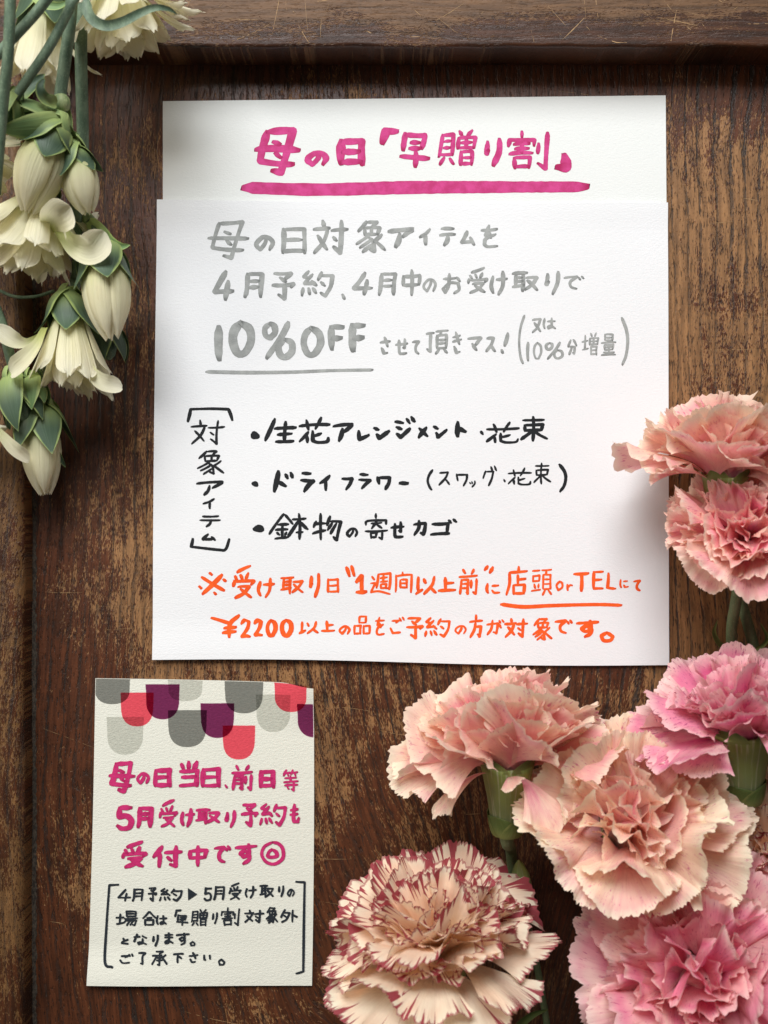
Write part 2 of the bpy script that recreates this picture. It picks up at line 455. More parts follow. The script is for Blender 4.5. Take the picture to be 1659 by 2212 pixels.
# ------------------------------------------------------------------ handwriting
# every character is a set of pen strokes in its own 100 x 100 box (y down)
GL = '''母|28 6,10 70,87 77|28 7,85 3,58 96,37 90|0 45,100 47|40 28,56 35|45 52,58 63
の|62 12,55 50,28 98,4 70,10 40,45 8,80 15,98 50,78 98
日|6 4,2 98|6 8,95 5,97 100|10 50,85 48|6 92,95 90
「|95 10,30 6,5 95
」|62 4,78 88,0 84
早|18 3,8 52|18 6,85 10,72 48|35 30,65 30|30 47,70 46|0 70,98 76|52 55,50 100
贈|12 12,2 70,0 76|12 14,40 12,36 72|16 32,34 31|14 50,32 49|4 70,40 68|16 78,4 98|30 80,40 96|56 2,64 16|90 0,76 16|54 22,50 52|54 22,98 20,94 50|74 20,73 52|58 36,90 35|52 52,96 50|60 60,58 100|60 62,90 60,88 100|64 79,86 78|60 96,88 95
り|20 10,10 56,26 42|96 0,92 50,55 99
割|36 0,35 16|2 40,6 22,66 22,64 38|16 34,54 33|18 46,52 45|4 60,62 58|36 30,35 58|16 70,18 98|16 70,54 68,52 96|20 94,52 92|76 32,74 58|98 4,92 98,74 84
対|28 2,30 22|0 28,48 24|42 28,28 65,2 98|12 46,40 88|52 32,100 28|82 2,77 98,58 78|58 50,68 62
象|36 4,6 34|38 6,74 6,55 22|28 24,30 46|28 25,82 23,74 44|54 24,52 44|30 45,74 43|48 46,0 74|44 54,58 66,62 96,44 86|50 62,12 84|56 74,22 98|90 44,60 66|62 62,100 92
ア|0 18,95 8,96 14,58 48|48 32,42 70,28 100
イ|90 0,50 32,2 52|56 36,52 100
テ|12 6,92 6|0 42,100 40|55 44,48 75,30 100
ム|48 0,5 82,85 78|70 46,98 100
を|2 22,96 18|48 0,26 46,48 38,58 58|88 40,30 62,18 88,40 98,98 94
4|62 0,2 72,98 70|72 34,55 100
月|16 0,10 70,0 100|16 2,94 2,84 98|24 32,76 31|22 58,74 56
予|8 6,85 6,52 28|34 20,62 36|0 48,98 44,84 56|56 46,54 98,26 82
約|24 0,6 22,26 27|36 12,8 48,40 46|32 38,46 56|6 68,0 96|22 68,26 92|36 66,46 88|64 4,52 34|62 18,98 18,92 60,74 98,60 84|62 42,74 58
、|10 10,90 90
中|6 24,4 62|6 26,96 22,88 58|6 60,88 57|50 0,48 100
お|2 26,78 22|36 0,32 60,12 92,0 74,40 46,86 48,92 78,64 96|78 18,98 38
受|84 0,20 20|12 32,22 46|38 28,46 42|74 22,62 42|8 46,2 64|10 50,98 46,86 58|24 66,78 64,52 86,12 100|36 72,86 98
け|14 20,2 60,14 92|34 34,100 30|76 0,72 60,48 100
取|0 10,58 6|14 10,12 74|42 8,40 100|16 30,40 29|14 50,40 48|0 78,46 68|54 30,96 28,80 62,50 92|58 44,98 94
で|0 22,66 14,32 50,36 84,66 98|72 18,82 36|90 10,100 28
1|50 0,50 100
0|45 2,12 25,2 60,25 95,65 96,98 60,90 22,45 2
%|22 4,4 18,6 38,22 44,38 30,36 12,22 4|84 2,60 40,10 100|72 48,52 66,56 90,74 98,96 82,94 58,72 48
F|10 3,12 98|10 5,96 6|14 52,88 50
さ|4 32,96 24|46 0,72 58|18 66,40 98,72 96
せ|0 40,100 32|76 4,72 62,60 58|28 12,30 88,50 98,92 94
て|0 12,90 4,50 40,48 76,86 98
頂|0 16,36 12|20 16,18 90,2 78|44 6,100 2|70 6,64 20|50 22,50 76|50 22,94 20,92 74|54 40,90 39|54 56,90 55|50 76,94 74|60 80,44 98|80 80,96 96
き|10 24,80 14|6 44,92 34|38 0,72 58|22 66,44 96,76 92
マ|0 10,94 4,52 54|34 44,62 92
ス|10 8,82 4,58 48,2 98|54 52,96 96
!|85 0,45 62|10 82,20 98
(|90 0,30 25,5 55,30 85,70 100
)|10 0,75 25,95 50,70 80,15 100
又|4 8,92 4,60 60,4 98|22 30,96 92
は|14 6,4 60,14 96|36 34,98 30|70 4,70 84,46 96,38 82,60 72,98 94
分|34 2,2 48|62 0,98 40|22 48,76 46,70 92,56 86|46 50,16 100
増|0 40,34 36|18 10,16 74|0 78,38 70|52 2,60 16|88 0,76 16|48 24,46 54|48 24,98 22,95 52|72 22,71 52|52 38,92 37|47 53,96 51|54 62,54 100|54 62,90 61,88 100|58 80,86 79|54 97,88 96
量|26 2,26 30|26 3,78 2,76 30|30 16,74 15|28 29,76 28|0 42,100 38|24 50,24 74|24 50,80 48,78 72|28 62,76 61|24 74,78 72|52 48,52 98|16 86,88 84|2 99,98 97
生|32 0,0 92|30 42,100 38|66 12,62 96|40 68,86 64|34 98,92 95
花|0 34,100 28|22 10,30 48|72 0,52 46|30 56,0 94|24 68,26 98|72 62,44 74|44 54,44 92,60 98,90 96,96 80
レ|10 0,14 94,98 50
ン|4 8,32 26|20 60,34 96,98 34
ジ|4 22,44 30|10 48,36 60|12 78,30 96,76 56|60 8,72 32|82 0,96 24
メ|90 0,8 100|16 8,98 88
ト|24 0,20 100|26 42,98 68
束|8 14,90 12|48 0,46 100|14 34,16 60|14 35,84 32,78 56|16 58,80 55|44 60,0 94|50 60,72 76,100 92
ド|28 0,4 98|24 50,64 72|62 14,72 36|88 8,96 32
ラ|10 6,76 10|0 40,96 46,60 68,24 100
フ|0 12,96 12,70 60,36 100
ワ|4 2,14 58|6 8,92 8,88 52,60 100
ー|2 30,50 48,98 50
ッ|4 20,20 50|38 10,52 44|94 0,90 50,44 98
グ|20 26,2 62|20 30,76 28,62 66,40 100|58 4,72 26|84 0,98 24
鉢|38 0,0 80|40 4,62 40|22 44,50 42|16 64,48 62|34 44,34 94|14 98,48 92|20 74,26 84|46 72,40 84|60 22,96 18|78 0,78 100|76 28,48 92|80 30,100 62|70 74,88 72
物|12 28,2 50|4 40,46 36|28 0,28 98|0 74,46 62|62 10,50 44|62 28,100 30,86 98,74 86|70 34,52 62|84 36,62 74
寄|48 0,48 18|2 44,10 28,94 26,92 42|26 38,74 36|52 30,28 58|50 42,74 56|0 68,100 66|24 74,26 96|24 75,50 74,48 92|26 92,50 91|76 68,74 100,60 92
カ|0 26,96 20,78 96,58 82|44 0,40 50,6 98
ゴ|6 30,70 26,64 94|0 96,74 90|70 4,80 22|90 0,100 18
※|10 18,94 82|86 8,14 98|40 0,48 9|2 62,8 71|92 28,100 37|56 90,64 99
“|10 8,40 96|62 0,92 90
”|40 0,8 60|96 12,62 98
I|0 36,52 2,52 90|0 95,100 92
週|8 20,20 34|2 48,24 48,10 74,2 92|2 90,40 86,98 98|40 8,30 70|40 10,98 4,94 76,84 70|48 26,82 24|64 14,64 42|48 42,84 40|52 54,52 74|52 54,78 52,78 72|54 72,78 71
間|6 14,2 96|8 18,98 12,92 98|44 0,44 14|32 36,32 74|32 36,68 34,68 74|34 54,66 53|32 74,68 73
以|14 4,12 80|0 98,34 74|42 14,50 38|92 2,80 50,42 98|70 58,100 92
上|42 0,42 90|44 42,90 36|0 96,100 92
前|22 0,32 16|82 0,68 18|0 30,100 26|14 42,4 98|14 43,52 42,48 96,40 90|18 58,48 57|16 74,48 73|68 44,66 74|96 38,92 98,78 90
に|10 4,2 60,12 96|46 22,94 18|44 64,60 90,100 88
店|58 0,58 16|14 20,98 16|14 20,14 60,0 100|54 30,54 62|56 46,90 42|34 66,34 98|34 66,84 64,82 96|36 94,84 93
頭|6 8,40 6|8 26,8 48|8 27,40 25,38 46|10 47,40 46|14 58,18 74|36 56,32 72|0 84,44 78|52 4,100 2|76 6,70 20|58 22,58 76|58 22,94 21,93 76|62 40,90 39|62 57,90 56|58 76,94 75|66 80,54 98|84 80,98 96
o|50 2,4 45,30 96,85 70,90 25,50 2
r|10 4,14 98|14 50,50 10,96 20
T|0 6,100 4|52 6,50 100
E|8 2,4 98|8 4,96 2|6 48,84 46|4 97,92 95
L|14 0,6 92,98 96
¥|0 12,70 40|98 0,66 40,62 98|44 58,86 54|40 80,86 74
2|4 24,40 2,88 12,70 50,14 96,60 92,98 96
品|32 2,32 38|32 3,72 2,70 36|34 36,70 35|2 52,0 96|2 53,40 52,38 94|4 92,40 91|58 52,58 96|58 53,98 52,96 94|60 92,98 91
ご|14 26,64 22,42 36|6 66,24 96,76 90|70 10,80 28|90 4,100 22
方|50 0,50 20|0 30,100 26|46 32,36 66,4 100|42 54,86 50,78 96,60 86
が|0 34,66 24,56 92,38 84|34 4,26 60,2 100|70 30,82 56|72 8,80 24|90 2,100 18
す|0 18,100 10|62 0,64 50,40 66,22 48,44 32,66 52,62 82,36 100
。|50 2,5 40,25 95,80 90,98 45,50 2
当|10 10,20 30|48 0,48 30|94 2,72 32|2 40,94 36,92 98|12 62,88 60|0 96,96 90
等|20 0,2 26|18 16,48 12|28 18,34 28|64 0,52 20|60 14,100 10|76 16,84 28|10 40,90 36|50 28,50 54|0 58,100 54|8 74,98 70|72 58,70 98,56 92|26 82,38 92
5|18 4,12 48,60 42,96 62,80 94,30 100,2 88|18 5,96 4
も|4 32,84 28|0 56,84 52|46 0,36 70,48 96,80 96,98 76
付|34 0,2 52|24 34,22 98|42 30,100 26|82 0,80 98,60 86|52 52,64 68
◎|50 2,14 20,3 55,22 90,60 98,94 72,96 32,75 8,50 2|48 33,34 45,29 60,38 67,60 67,71 61,64 45,48 33
場|0 46,34 42|18 20,16 82|0 88,38 78|48 2,48 36|48 3,92 2,90 36|52 19,88 18|48 36,90 35|38 50,100 46|56 50,36 78|50 64,94 62,84 98,74 92|66 64,48 96|80 64,64 96
合|48 0,0 48|52 2,100 44|30 46,70 44|18 60,20 100|18 61,82 60,80 98|22 96,80 95
外|26 0,0 60|24 26,56 24,34 76,6 100|18 46,38 62|74 4,72 98|74 40,100 58
と|28 4,42 44|90 24,20 66,14 92,90 98
な|2 26,48 20|28 0,4 66|68 16,98 32|70 44,68 84,40 96,34 80,60 74,96 94
ま|8 18,92 14|10 42,88 38|52 0,52 84,22 98,12 84,40 72,92 96
了|8 8,90 6,54 36,54 96,30 88
承|28 4,72 2,54 18|52 18,52 98,40 92|36 32,68 30|36 48,68 46|32 64,72 62|6 34,34 34,2 92|92 28,70 46|66 40,100 90
下|0 8,100 4|46 8,44 100|54 36,84 56
い|8 10,10 80,24 90|84 16,92 70'''
GLYPH = {}
for row in GL.split('\n'):
    p = row.split('|')
    GLYPH[p[0]] = [[tuple(float(q) for q in pt.split()) for pt in st.split(',')] for st in p[1:]]


class Ink:
    """collects flat brush strokes (photo-grid 3024 x 4032) lying on a sheet"""
    def __init__(self, sheet, seed, lift=0.00004, fat=1.12):
        self.fat = fat
        self.uv = []
        self.v, self.f, self.sheet, self.k, self.lift = [], [], sheet, 0, lift
        self.r = random.Random(seed)

    def put(self, pts, z, uv=None):
        b = len(self.v)
        self.uv += uv if uv is not None else [(1.0, 0.0)] * len(pts)
        for x, y in pts:
            X, Y = (x / 1.82278 - 829.5) * S, (1106.0 - y / 1.82278) * S
            self.v.append((X, Y, self.sheet(X, Y) + z))
        return b

    def z(self):
        self.k += 1
        return self.lift + self.k % 40 * 1.5e-6

    def poly(self, pts):
        b = self.put(pts, self.z())
        self.f.append(tuple(range(b, b + len(pts))))

    def fan(self, cx, cy, rx, ry, jag=0.08, n=22, slant=0.0):
        a0 = self.r.uniform(0, 6.28)
        pts = []
        for i in range(n):
            t = -2 * math.pi * i / n
            q = 1 + self.r.uniform(-jag, jag) * 0.5 + jag * math.sin(3 * t + a0)
            x, y = rx * q * math.cos(t), ry * q * math.sin(t)
            pts.append((cx + x, cy + y + slant * x))
        self.poly(pts)

    def stroke(self, pts, w, brush=0.5, closed=False):
        """one pen stroke: smooth where it bends gently, split where it turns sharply"""
        segs, cur = [], [pts[0]]
        for i in range(1, len(pts)):
            cur.append(pts[i])
            if i < len(pts) - 1:
                a = math.atan2(pts[i][1] - pts[i - 1][1], pts[i][0] - pts[i - 1][0])
                b = math.atan2(pts[i + 1][1] - pts[i][1], pts[i + 1][0] - pts[i][0])
                if abs((b - a + math.pi) % (2 * math.pi) - math.pi) > 1.2:
                    segs.append(cur)
                    cur = [pts[i]]
        segs.append(cur)
        for q, sg in enumerate(segs):
            self.ribbon(sg, w * self.r.uniform(0.9, 1.12), brush if q == 0 else 0.0, brush if q == len(segs) - 1 else 0.0)

    def ribbon(self, pts, w, b0, b1):
        p = np.array(pts, float)
        if len(p) > 2:                      # Catmull-Rom through the points
            e = np.vstack([2 * p[0] - p[1], p, 2 * p[-1] - p[-2]])
            if np.allclose(p[0], p[-1]):
                e[0], e[-1] = p[-2], p[1]
            o = []
            for i in range(1, len(e) - 2):
                m = max(3, int(np.linalg.norm(e[i + 1] - e[i]) / (0.35 * w) + 1))
                for t in np.linspace(0, 1, m, endpoint=False):
                    o.append(0.5 * (2 * e[i] + (e[i + 1] - e[i - 1]) * t + (2 * e[i - 1] - 5 * e[i] + 4 * e[i + 1] - e[i + 2]) * t * t
                                    + (3 * e[i] - e[i - 1] - 3 * e[i + 1] + e[i + 2]) * t ** 3))
            o.append(e[-2])
            p = np.array(o)
        else:
            m = max(5, int(np.linalg.norm(p[1] - p[0]) / (0.4 * w)) + 1)
            d = p[1] - p[0]
            bow = self.r.uniform(-0.035, 0.035)
            t = np.linspace(0, 1, m)[:, None]
            p = p[0] + d * t + np.array([-d[1], d[0]]) * bow * 4 * t * (1 - t)
        tan = np.gradient(p, axis=0)
        tan /= np.maximum(np.linalg.norm(tan, axis=1), 1e-9)[:, None]
        nor = np.stack([-tan[:, 1], tan[:, 0]], 1)
        ds = np.r_[0, np.cumsum(np.linalg.norm(np.diff(p, axis=0), axis=1))]
        L = max(ds[-1], 1e-6)
        w = w * self.fat
        hw = np.full(len(p), w * 0.5)
        a0 = self.r.uniform(0, 6.28)
        hw *= 1 + 0.09 * np.sin(ds / L * 5 + a0) + np.array([self.r.uniform(-0.05, 0.05) for _ in p])
        # broad-nib modulation: thicker down-strokes
        hw *= 0.90 + 0.16 * np.abs(tan[:, 1])
        if b0: hw *= 1 - b0 * np.clip(1 - ds / (0.7 * w), 0, 1) ** 1.3
        if b1: hw *= 1 - b1 * 0.9 * np.clip(1 - (L - ds) / (0.8 * w), 0, 1) ** 1.4
        if b0 or b1:                        # slanted nib: the two edges start and stop at different points
            sl = 0.22 * w
            lsh, rsh = np.zeros_like(hw), np.zeros_like(hw)
            lsh[0], rsh[-1] = -sl * (b0 > 0), sl * (b1 > 0)
        z = self.z()
        lft, rgt = p + nor * hw[:, None], p - nor * hw[:, None]
        if b0 or b1:
            lft, rgt = lft + tan * lsh[:, None], rgt + tan * rsh[:, None]
        cap0 = [p[0] - tan[0] * hw[0] * 0.8 * math.cos(a) + nor[0] * hw[0] * math.sin(a) for a in (-0.8, 0, 0.8)]
        cap1 = [p[-1] + tan[-1] * hw[-1] * 0.8 * math.cos(a) + nor[-1] * hw[-1] * math.sin(a) for a in (-0.8, 0, 0.8)]
        e0, e1 = ds / w + (0 if b0 else 1), (L - ds) / w + (0 if b1 else 1)
        e = np.minimum(e0 + 0.45, e1)
        uv = [(q, 1.0) for q in e] + [(q, 0.0) for q in e] + [(q, -1.0) for q in e]
        b = self.put(np.vstack([lft, (lft + rgt) / 2, rgt]), z, uv)
        n = len(p)
        for i in range(n - 1):
            self.f.append((b + i, b + i + 1, b + n + i + 1, b + n + i))
            self.f.append((b + n + i, b + n + i + 1, b + 2 * n + i + 1, b + 2 * n + i))
        c = self.put(cap0, z, [(e[0], 0.6)] * 3)
        self.f.append((b, b + n, b + 2 * n, c, c + 1, c + 2))
        c = self.put(cap1, z, [(e[-1], 0.6)] * 3)
        self.f.append((b + n - 1, c + 2, c + 1, c, b + 3 * n - 1, b + 2 * n - 1))

    def char(self, ch, box, w, brush=0.5):
        x0, y0, x1, y1 = box
        i = w * 0.42
        x0, y0, x1, y1 = x0 + min(i, (x1 - x0) * .45), y0 + i, x1 - min(i, (x1 - x0) * .45), y1 - i
        for st in GLYPH[ch]:
            if ch == '1' and w > 20: w = w * 1.0
            self.stroke([(x0 + a * (x1 - x0) / 100 + self.r.uniform(-1, 1), y0 + b * (y1 - y0) / 100 + self.r.uniform(-1, 1)) for a, b in st], w, brush)

    def line(self, txt, w, brush=0.5):
        for tok in txt.split():
            ch, nums = tok[0], [float(q) for q in tok[1:].split(',')]
            self.char(ch, nums[:4], nums[4] if len(nums) > 4 else w, brush)

    def build(self, name, mat, parent, org):
        # face every stroke upwards
        V = np.array(self.v)
        fs = []
        for f in self.f:
            q = V[list(f)]
            nx = np.cross(q - q[0], np.roll(q, -1, 0) - q[0]).sum(0)
            fs.append(f if nx[2] > 0 else f[::-1])
        return add_mesh(name, self.v, fs, mat, parent, org, self.uv, smooth=False)


# ------------------------------------------------------------------ sheets of paper
def sx(x): return (x / 1.82278 - 829.5) * S
def sy(y): return (1106.0 - y / 1.82278) * S


def sheet(name, corners, zf, mat, nx=70, ny=70, thick=0.00025, bow=None):
    """a paper sheet from its four photo-grid corners (TL, TR, BR, BL); zf is its height over the panel"""
    TL, TR, BR, BL = [np.array((sx(a), sy(b))) for a, b in corners]
    v, top = [], []
    for j in range(ny):
        t = j / (ny - 1)
        for i in range(nx):
            s = i / (nx - 1)
            q = (TL * (1 - s) + TR * s) * (1 - t) + (BL * (1 - s) + BR * s) * t
            if bow is not None:
                q = q + bow(s, t)
            top.append(q)
            v.append((q[0], q[1], zf(q[0], q[1])))
    n = len(v)
    for q in list(v):
        v.append((q[0], q[1], q[2] - thick))
    f = [tuple(reversed(a)) for a in grid_faces(nx, ny)]
    f += [tuple(i + n for i in a) for a in grid_faces(nx, ny)]
    ring = list(range(nx)) + [nx * j + nx - 1 for j in range(1, ny)] + list(range(nx * ny - 2, nx * (ny - 1) - 1, -1)) + [nx * j for j in range(ny - 2, 0, -1)]
    for i, a in enumerate(ring):
        b = ring[(i + 1) % len(ring)]
        f.append((a, b, b + n, a + n))
    org = np.array([*(TL + TR + BR + BL) / 4, 0])
    o = add_mesh(name, v, f, mat, None, org, smooth=False)
    return o, org


def ss(a, b, x):
    t = min(1, max(0, (x - a) / (b - a)))
    return t * t * (3 - 2 * t)


zt = lambda X, Y: 0.00045
TB, BB = sy(797), sy(2606)
def zb(X, Y):
    t = (Y - BB) / (TB - BB)                     # 0 bottom edge, 1 top edge
    s = (X - sx(610)) / (sx(2628) - sx(610))
    z = 0.0010
    z += 0.0011 * (1 - ss(0, 0.10, t)) * (0.55 + 0.45 * math.sin(5.2 * s + 0.5))
    z += 0.0005 * ss(0.93, 1.0, t) * (0.6 + 0.4 * math.cos(6 * s))
    z += 0.0005 * math.sin(3.0 * s + 4.2 * t) * ss(0.0, 0.3, t) * ss(0, 0.3, 1 - t) + 0.0005
    return z
def zc(X, Y):
    s = (X - sx(365)) / (sx(1236) - sx(365))
    t = (Y - sy(3873)) / (sy(2680) - sy(3873))
    z = 0.0005 + 0.0018 * (1 - ss(0, 0.14, t)) * (1 - 0.8 * ss(0.05, 0.8, s))
    z += 0.0030 * ss(0.80, 1.0, s) * ss(0.82, 1.0, t)
    z += 0.0004 * (1 + math.sin(4 * s + 2 * t))
    return z


title_sheet, oT = sheet('paper_sheet', [(642, 400), (2620, 377), (2625, 1050), (642, 1050)], zt, M['paper_t'])
tag(title_sheet, 'cream paper sheet with magenta brush title and thick magenta underline, tucked under the white one', 'paper sheet')
bow_b = lambda s, t: np.array([0.0006 * math.sin(math.pi * t) * (1 - 2 * s) * -0.4, -0.0006 * math.sin(math.pi * s) * (1 - t) + 0.0007 * math.sin(2 * math.pi * s) * t])
body_sheet, oB = sheet('paper_sheet', [(622, 791), (2625, 803), (2630, 2616), (604, 2595)], zb, M['paper_b'], bow=bow_b)
tag(body_sheet, 'large white paper sheet with grey, black and orange handwriting in the middle of the wood', 'paper sheet')
card, oC = sheet('message_card', [(379, 2669), (1236, 2690), (1229, 3877), (348, 3870)], zc, M['paper_c'], 60, 80, 0.0004,
                 bow=lambda s, t: np.array([0.0004 * math.sin(math.pi * t), -0.0016 * ss(0.85, 1, s) * ss(0.88, 1, 1 - t) + 0.0002 * math.sin(math.pi * s) * (1 - t)]))
tag(card, 'small cream card with grey, red and plum scallops and rose handwriting at the lower left', 'card')

i = Ink(zt, 1, fat=1.12)
i.line('''母996,498,1189,701,25 の1201,593,1296,659,20 日1329,540,1440,660,27 「1487,501,1582,580,30 早1568,514,1700,666,20 贈1720,509,1880,658,14
り1900,541,1977,661,19 割1991,512,2165,674,15 」2175,592,2257,684,38''', 22, 0.45)
i.build('lettering', M['ink_pink'], title_sheet, oT)
i = Ink(zt, 2, fat=1.0)
i.stroke([(958, 740), (1250, 748), (1600, 740), (1950, 738), (2312, 737)], 47, 0.5)
i.build('underline', M['ink_pink'], title_sheet, oT)

i = Ink(zb, 3)
i.line('''母817,867,986,1030,15 の1003,928,1082,993 日1106,894,1210,1008,16 対1229,864,1376,1009,15 象1398,866,1521,1004,13 ア1523,894,1631,982,17
イ1646,901,1702,971 テ1724,894,1796,976,15 ム1808,909,1872,973 を1888,886,1964,982,12
4838,1064,930,1191,19 月959,1074,1047,1180,17 予1068,1067,1166,1187,15 約1183,1066,1318,1175,13 、1342,1153,1363,1187 41386,1071,1473,1168,16
月1486,1075,1566,1170,13 中1579,1060,1662,1171,13 の1662,1095,1720,1154,10 お1739,1076,1816,1165,11 受1836,1052,1923,1159,11 け1926,1068,2000,1168,13
取2011,1068,2121,1155,13 り2139,1067,2203,1168,14 で2215,1081,2299,1145,9
1848,1277,882,1430,28 0905,1259,1003,1408,28 %1031,1261,1164,1420,21 01185,1280,1273,1410,24 F1291,1275,1362,1389,22 F1374,1268,1447,1394,25
さ1490,1326,1542,1398,11 せ1553,1329,1609,1400,10 て1619,1339,1656,1400,10 頂1674,1298,1767,1400,10 き1775,1306,1823,1398,10 マ1836,1325,1901,1391,12
ス1907,1325,1954,1392,12 !1967,1308,2008,1398,13 (2037,1240,2070,1436,9 又2090,1253,2132,1316,9 は2133,1250,2189,1301,8 12070,1346,2087,1427,10
02097,1346,2133,1419,8 %2143,1345,2218,1418,9 分2231,1336,2272,1402,8 増2287,1310,2357,1402,7 量2362,1314,2425,1404,7 )2439,1248,2474,1442,11''', 14, 0.45)
i.build('grey_lettering', M['ink_grey'], body_sheet, oB)
i = Ink(zb, 4, fat=1.0)
i.stroke([(814, 1466), (970, 1469), (1150, 1467), (1300, 1461), (1468, 1458)], 16, 0.5)
i.build('grey_underline', M['ink_grey'], body_sheet, oB)

i = Ink(zb, 5)
i.stroke([(743, 1661), (754, 1613), (834, 1611), (902, 1613), (917, 1656)], 11, 0.2)
i.stroke([(763, 2121), (756, 2152), (862, 2164), (891, 2162), (906, 2122)], 10, 0.2)
i.line('''対751,1651,890,1754 象777,1769,887,1874 ア773,1890,887,1954,11 イ798,1960,857,2006,10 テ787,2026,874,2077 ム795,2098,855,2131,11
生1039,1644,1174,1749,15 花1175,1640,1305,1750,13 ア1307,1660,1394,1744,15 レ1402,1691,1460,1738,15 ン1465,1675,1540,1736,15 ジ1546,1636,1641,1732,14
メ1638,1678,1689,1729,14 ン1700,1671,1765,1729,14 ト1785,1656,1841,1727,17 花1910,1659,2048,1749,11 束2044,1637,2157,1741,12
ド1071,1849,1163,1944,16 ラ1180,1853,1244,1942,14 イ1253,1868,1310,1935,13 フ1342,1874,1395,1933,13 ラ1408,1858,1466,1930,13 ワ1480,1872,1543,1931,13 ー1565,1893,1613,1914,17
(1679,1847,1708,1932,9 ス1724,1854,1774,1914,8 ワ1792,1862,1844,1916,8 ッ1844,1891,1873,1921,7 グ1897,1832,1957,1916,8 花1996,1840,2094,1912,8 束2097,1821,2169,1908,8 )2193,1823,2232,1940,12
鉢1058,2018,1217,2127,11 物1228,2018,1348,2132,11 の1363,2075,1411,2117,9 寄1435,2018,1530,2127,9 せ1535,2048,1595,2121,12 カ1622,2044,1682,2112,13 ゴ1690,2040,1800,2112,12''', 9, 0.45)
for cx, cy, rx, ry, sl in ((1006, 1716, 18, 16, .1), (1896, 1705, 8, 8, .5), (1007, 1906, 14, 11, .15), (1985, 1893, 5, 6, .5), (1021, 2081, 23, 15, .0)):
    i.fan(cx, cy, rx, ry, slant=sl)
i.build('black_lettering', M['ink_black'], body_sheet, oB)

i = Ink(zb, 6)
i.line('''※780,2249,898,2346,15 受913,2222,1008,2358,13 け1013,2270,1086,2356,12 取1103,2264,1200,2340,10 り1215,2253,1263,2355,13 日1288,2273,1337,2335,9 “1356,2223,1404,2275,12
I1397,2259,1449,2340,16 週1455,2248,1542,2344,9 間1552,2249,1626,2337,8 以1631,2263,1720,2343,12 上1721,2268,1796,2332,12 前1803,2236,1881,2344,10 ”1898,2223,1946,2260,13
に1909,2292,1969,2340,10 店1987,2226,2080,2346,11 頭2087,2236,2173,2346,8 o2183,2283,2218,2327,9 r2227,2297,2256,2327,8 T2252,2249,2321,2332,13 E2328,2245,2378,2323,10 L2383,2252,2425,2323,10
に2435,2277,2473,2317,8 て2488,2280,2523,2329,9
¥829,2414,953,2514,15 2944,2433,993,2512,12 2997,2432,1040,2507,14 01049,2433,1092,2507,14 01104,2432,1156,2507,16 以1176,2441,1257,2497,10 上1263,2441,1322,2488,10
の1333,2458,1382,2498,9 品1393,2420,1461,2501,8 を1474,2425,1518,2501,9 ご1531,2421,1594,2498,9 予1596,2423,1668,2516,11 約1669,2428,1775,2510,9 の1788,2457,1836,2497,8
方1843,2416,1903,2512,10 が1912,2434,1986,2501,9 対1982,2429,2080,2512,11 象2092,2426,2173,2524,9 で2179,2430,2253,2497,11 す2263,2436,2359,2512,14 。2356,2483,2416,2528,13''', 11, 0.4)
i.build('orange_lettering', M['ink_orange'], body_sheet, oB)
i = Ink(zb, 7, fat=1.0)
i.stroke([(1970, 2378), (2058, 2388), (2173, 2383), (2344, 2379), (2444, 2382)], 17, 0.5)
i.build('orange_underline', M['ink_orange'], body_sheet, oB)

# scallops printed on the card: (x0, x1, top, bottom) in zoom pixels of the card's head, clipped to the card
def scallop(rg, x0, x1, y0, y1, lift):
    nu, nv = 13, 26
    v = []
    cx, w = (x0 + x1) / 2, (x1 - x0) / 2
    ph = rg.uniform(0, 6)
    for j in range(nv):
        t = (j / (nv - 1)) ** 0.8 if j else 0.0
        t = 1 - (1 - j / (nv - 1)) ** 1.6
        y = y0 + (y1 - y0) * t
        hw = w * (1 - 0.07 * t) if t < 0.45 else w * (1 - 0.07 * t) * max(0.0, 1 - ((t - 0.45) / 0.55) ** 2.7) ** (1 / 2.2)
        hw *= 1 + 0.006 * math.sin(9 * t + ph)
        for i in range(nu):
            X = cx + hw * (-1 + 2 * i / (nu - 1)) + rg.uniform(-0.5, 0.5) * (i in (0, nu - 1))
            Y = y + (3 * (1 - abs(-1 + 2 * i / (nu - 1))) * (1 - t) * 0 + rg.uniform(-0.5, 0.5) * (j == 0))
            top = 2668.5 + (X - 379) * 0.0245 - 1.8 * math.sin(math.pi * min(1, max(0, (X - 379) / 857))) + max(0.0, (X - 1090) / 146.0) ** 2 * 9.5 + 1.2
            X = min(max(X, 381 - (Y - 2669) * 0.026), 1234.0)
            Y = max(Y, top)
            px, py = sx(X), sy(Y)
            v.append((px, py, zc(px, py) + lift))
    return v, [tuple(reversed(q)) for q in grid_faces(nu, nv)]


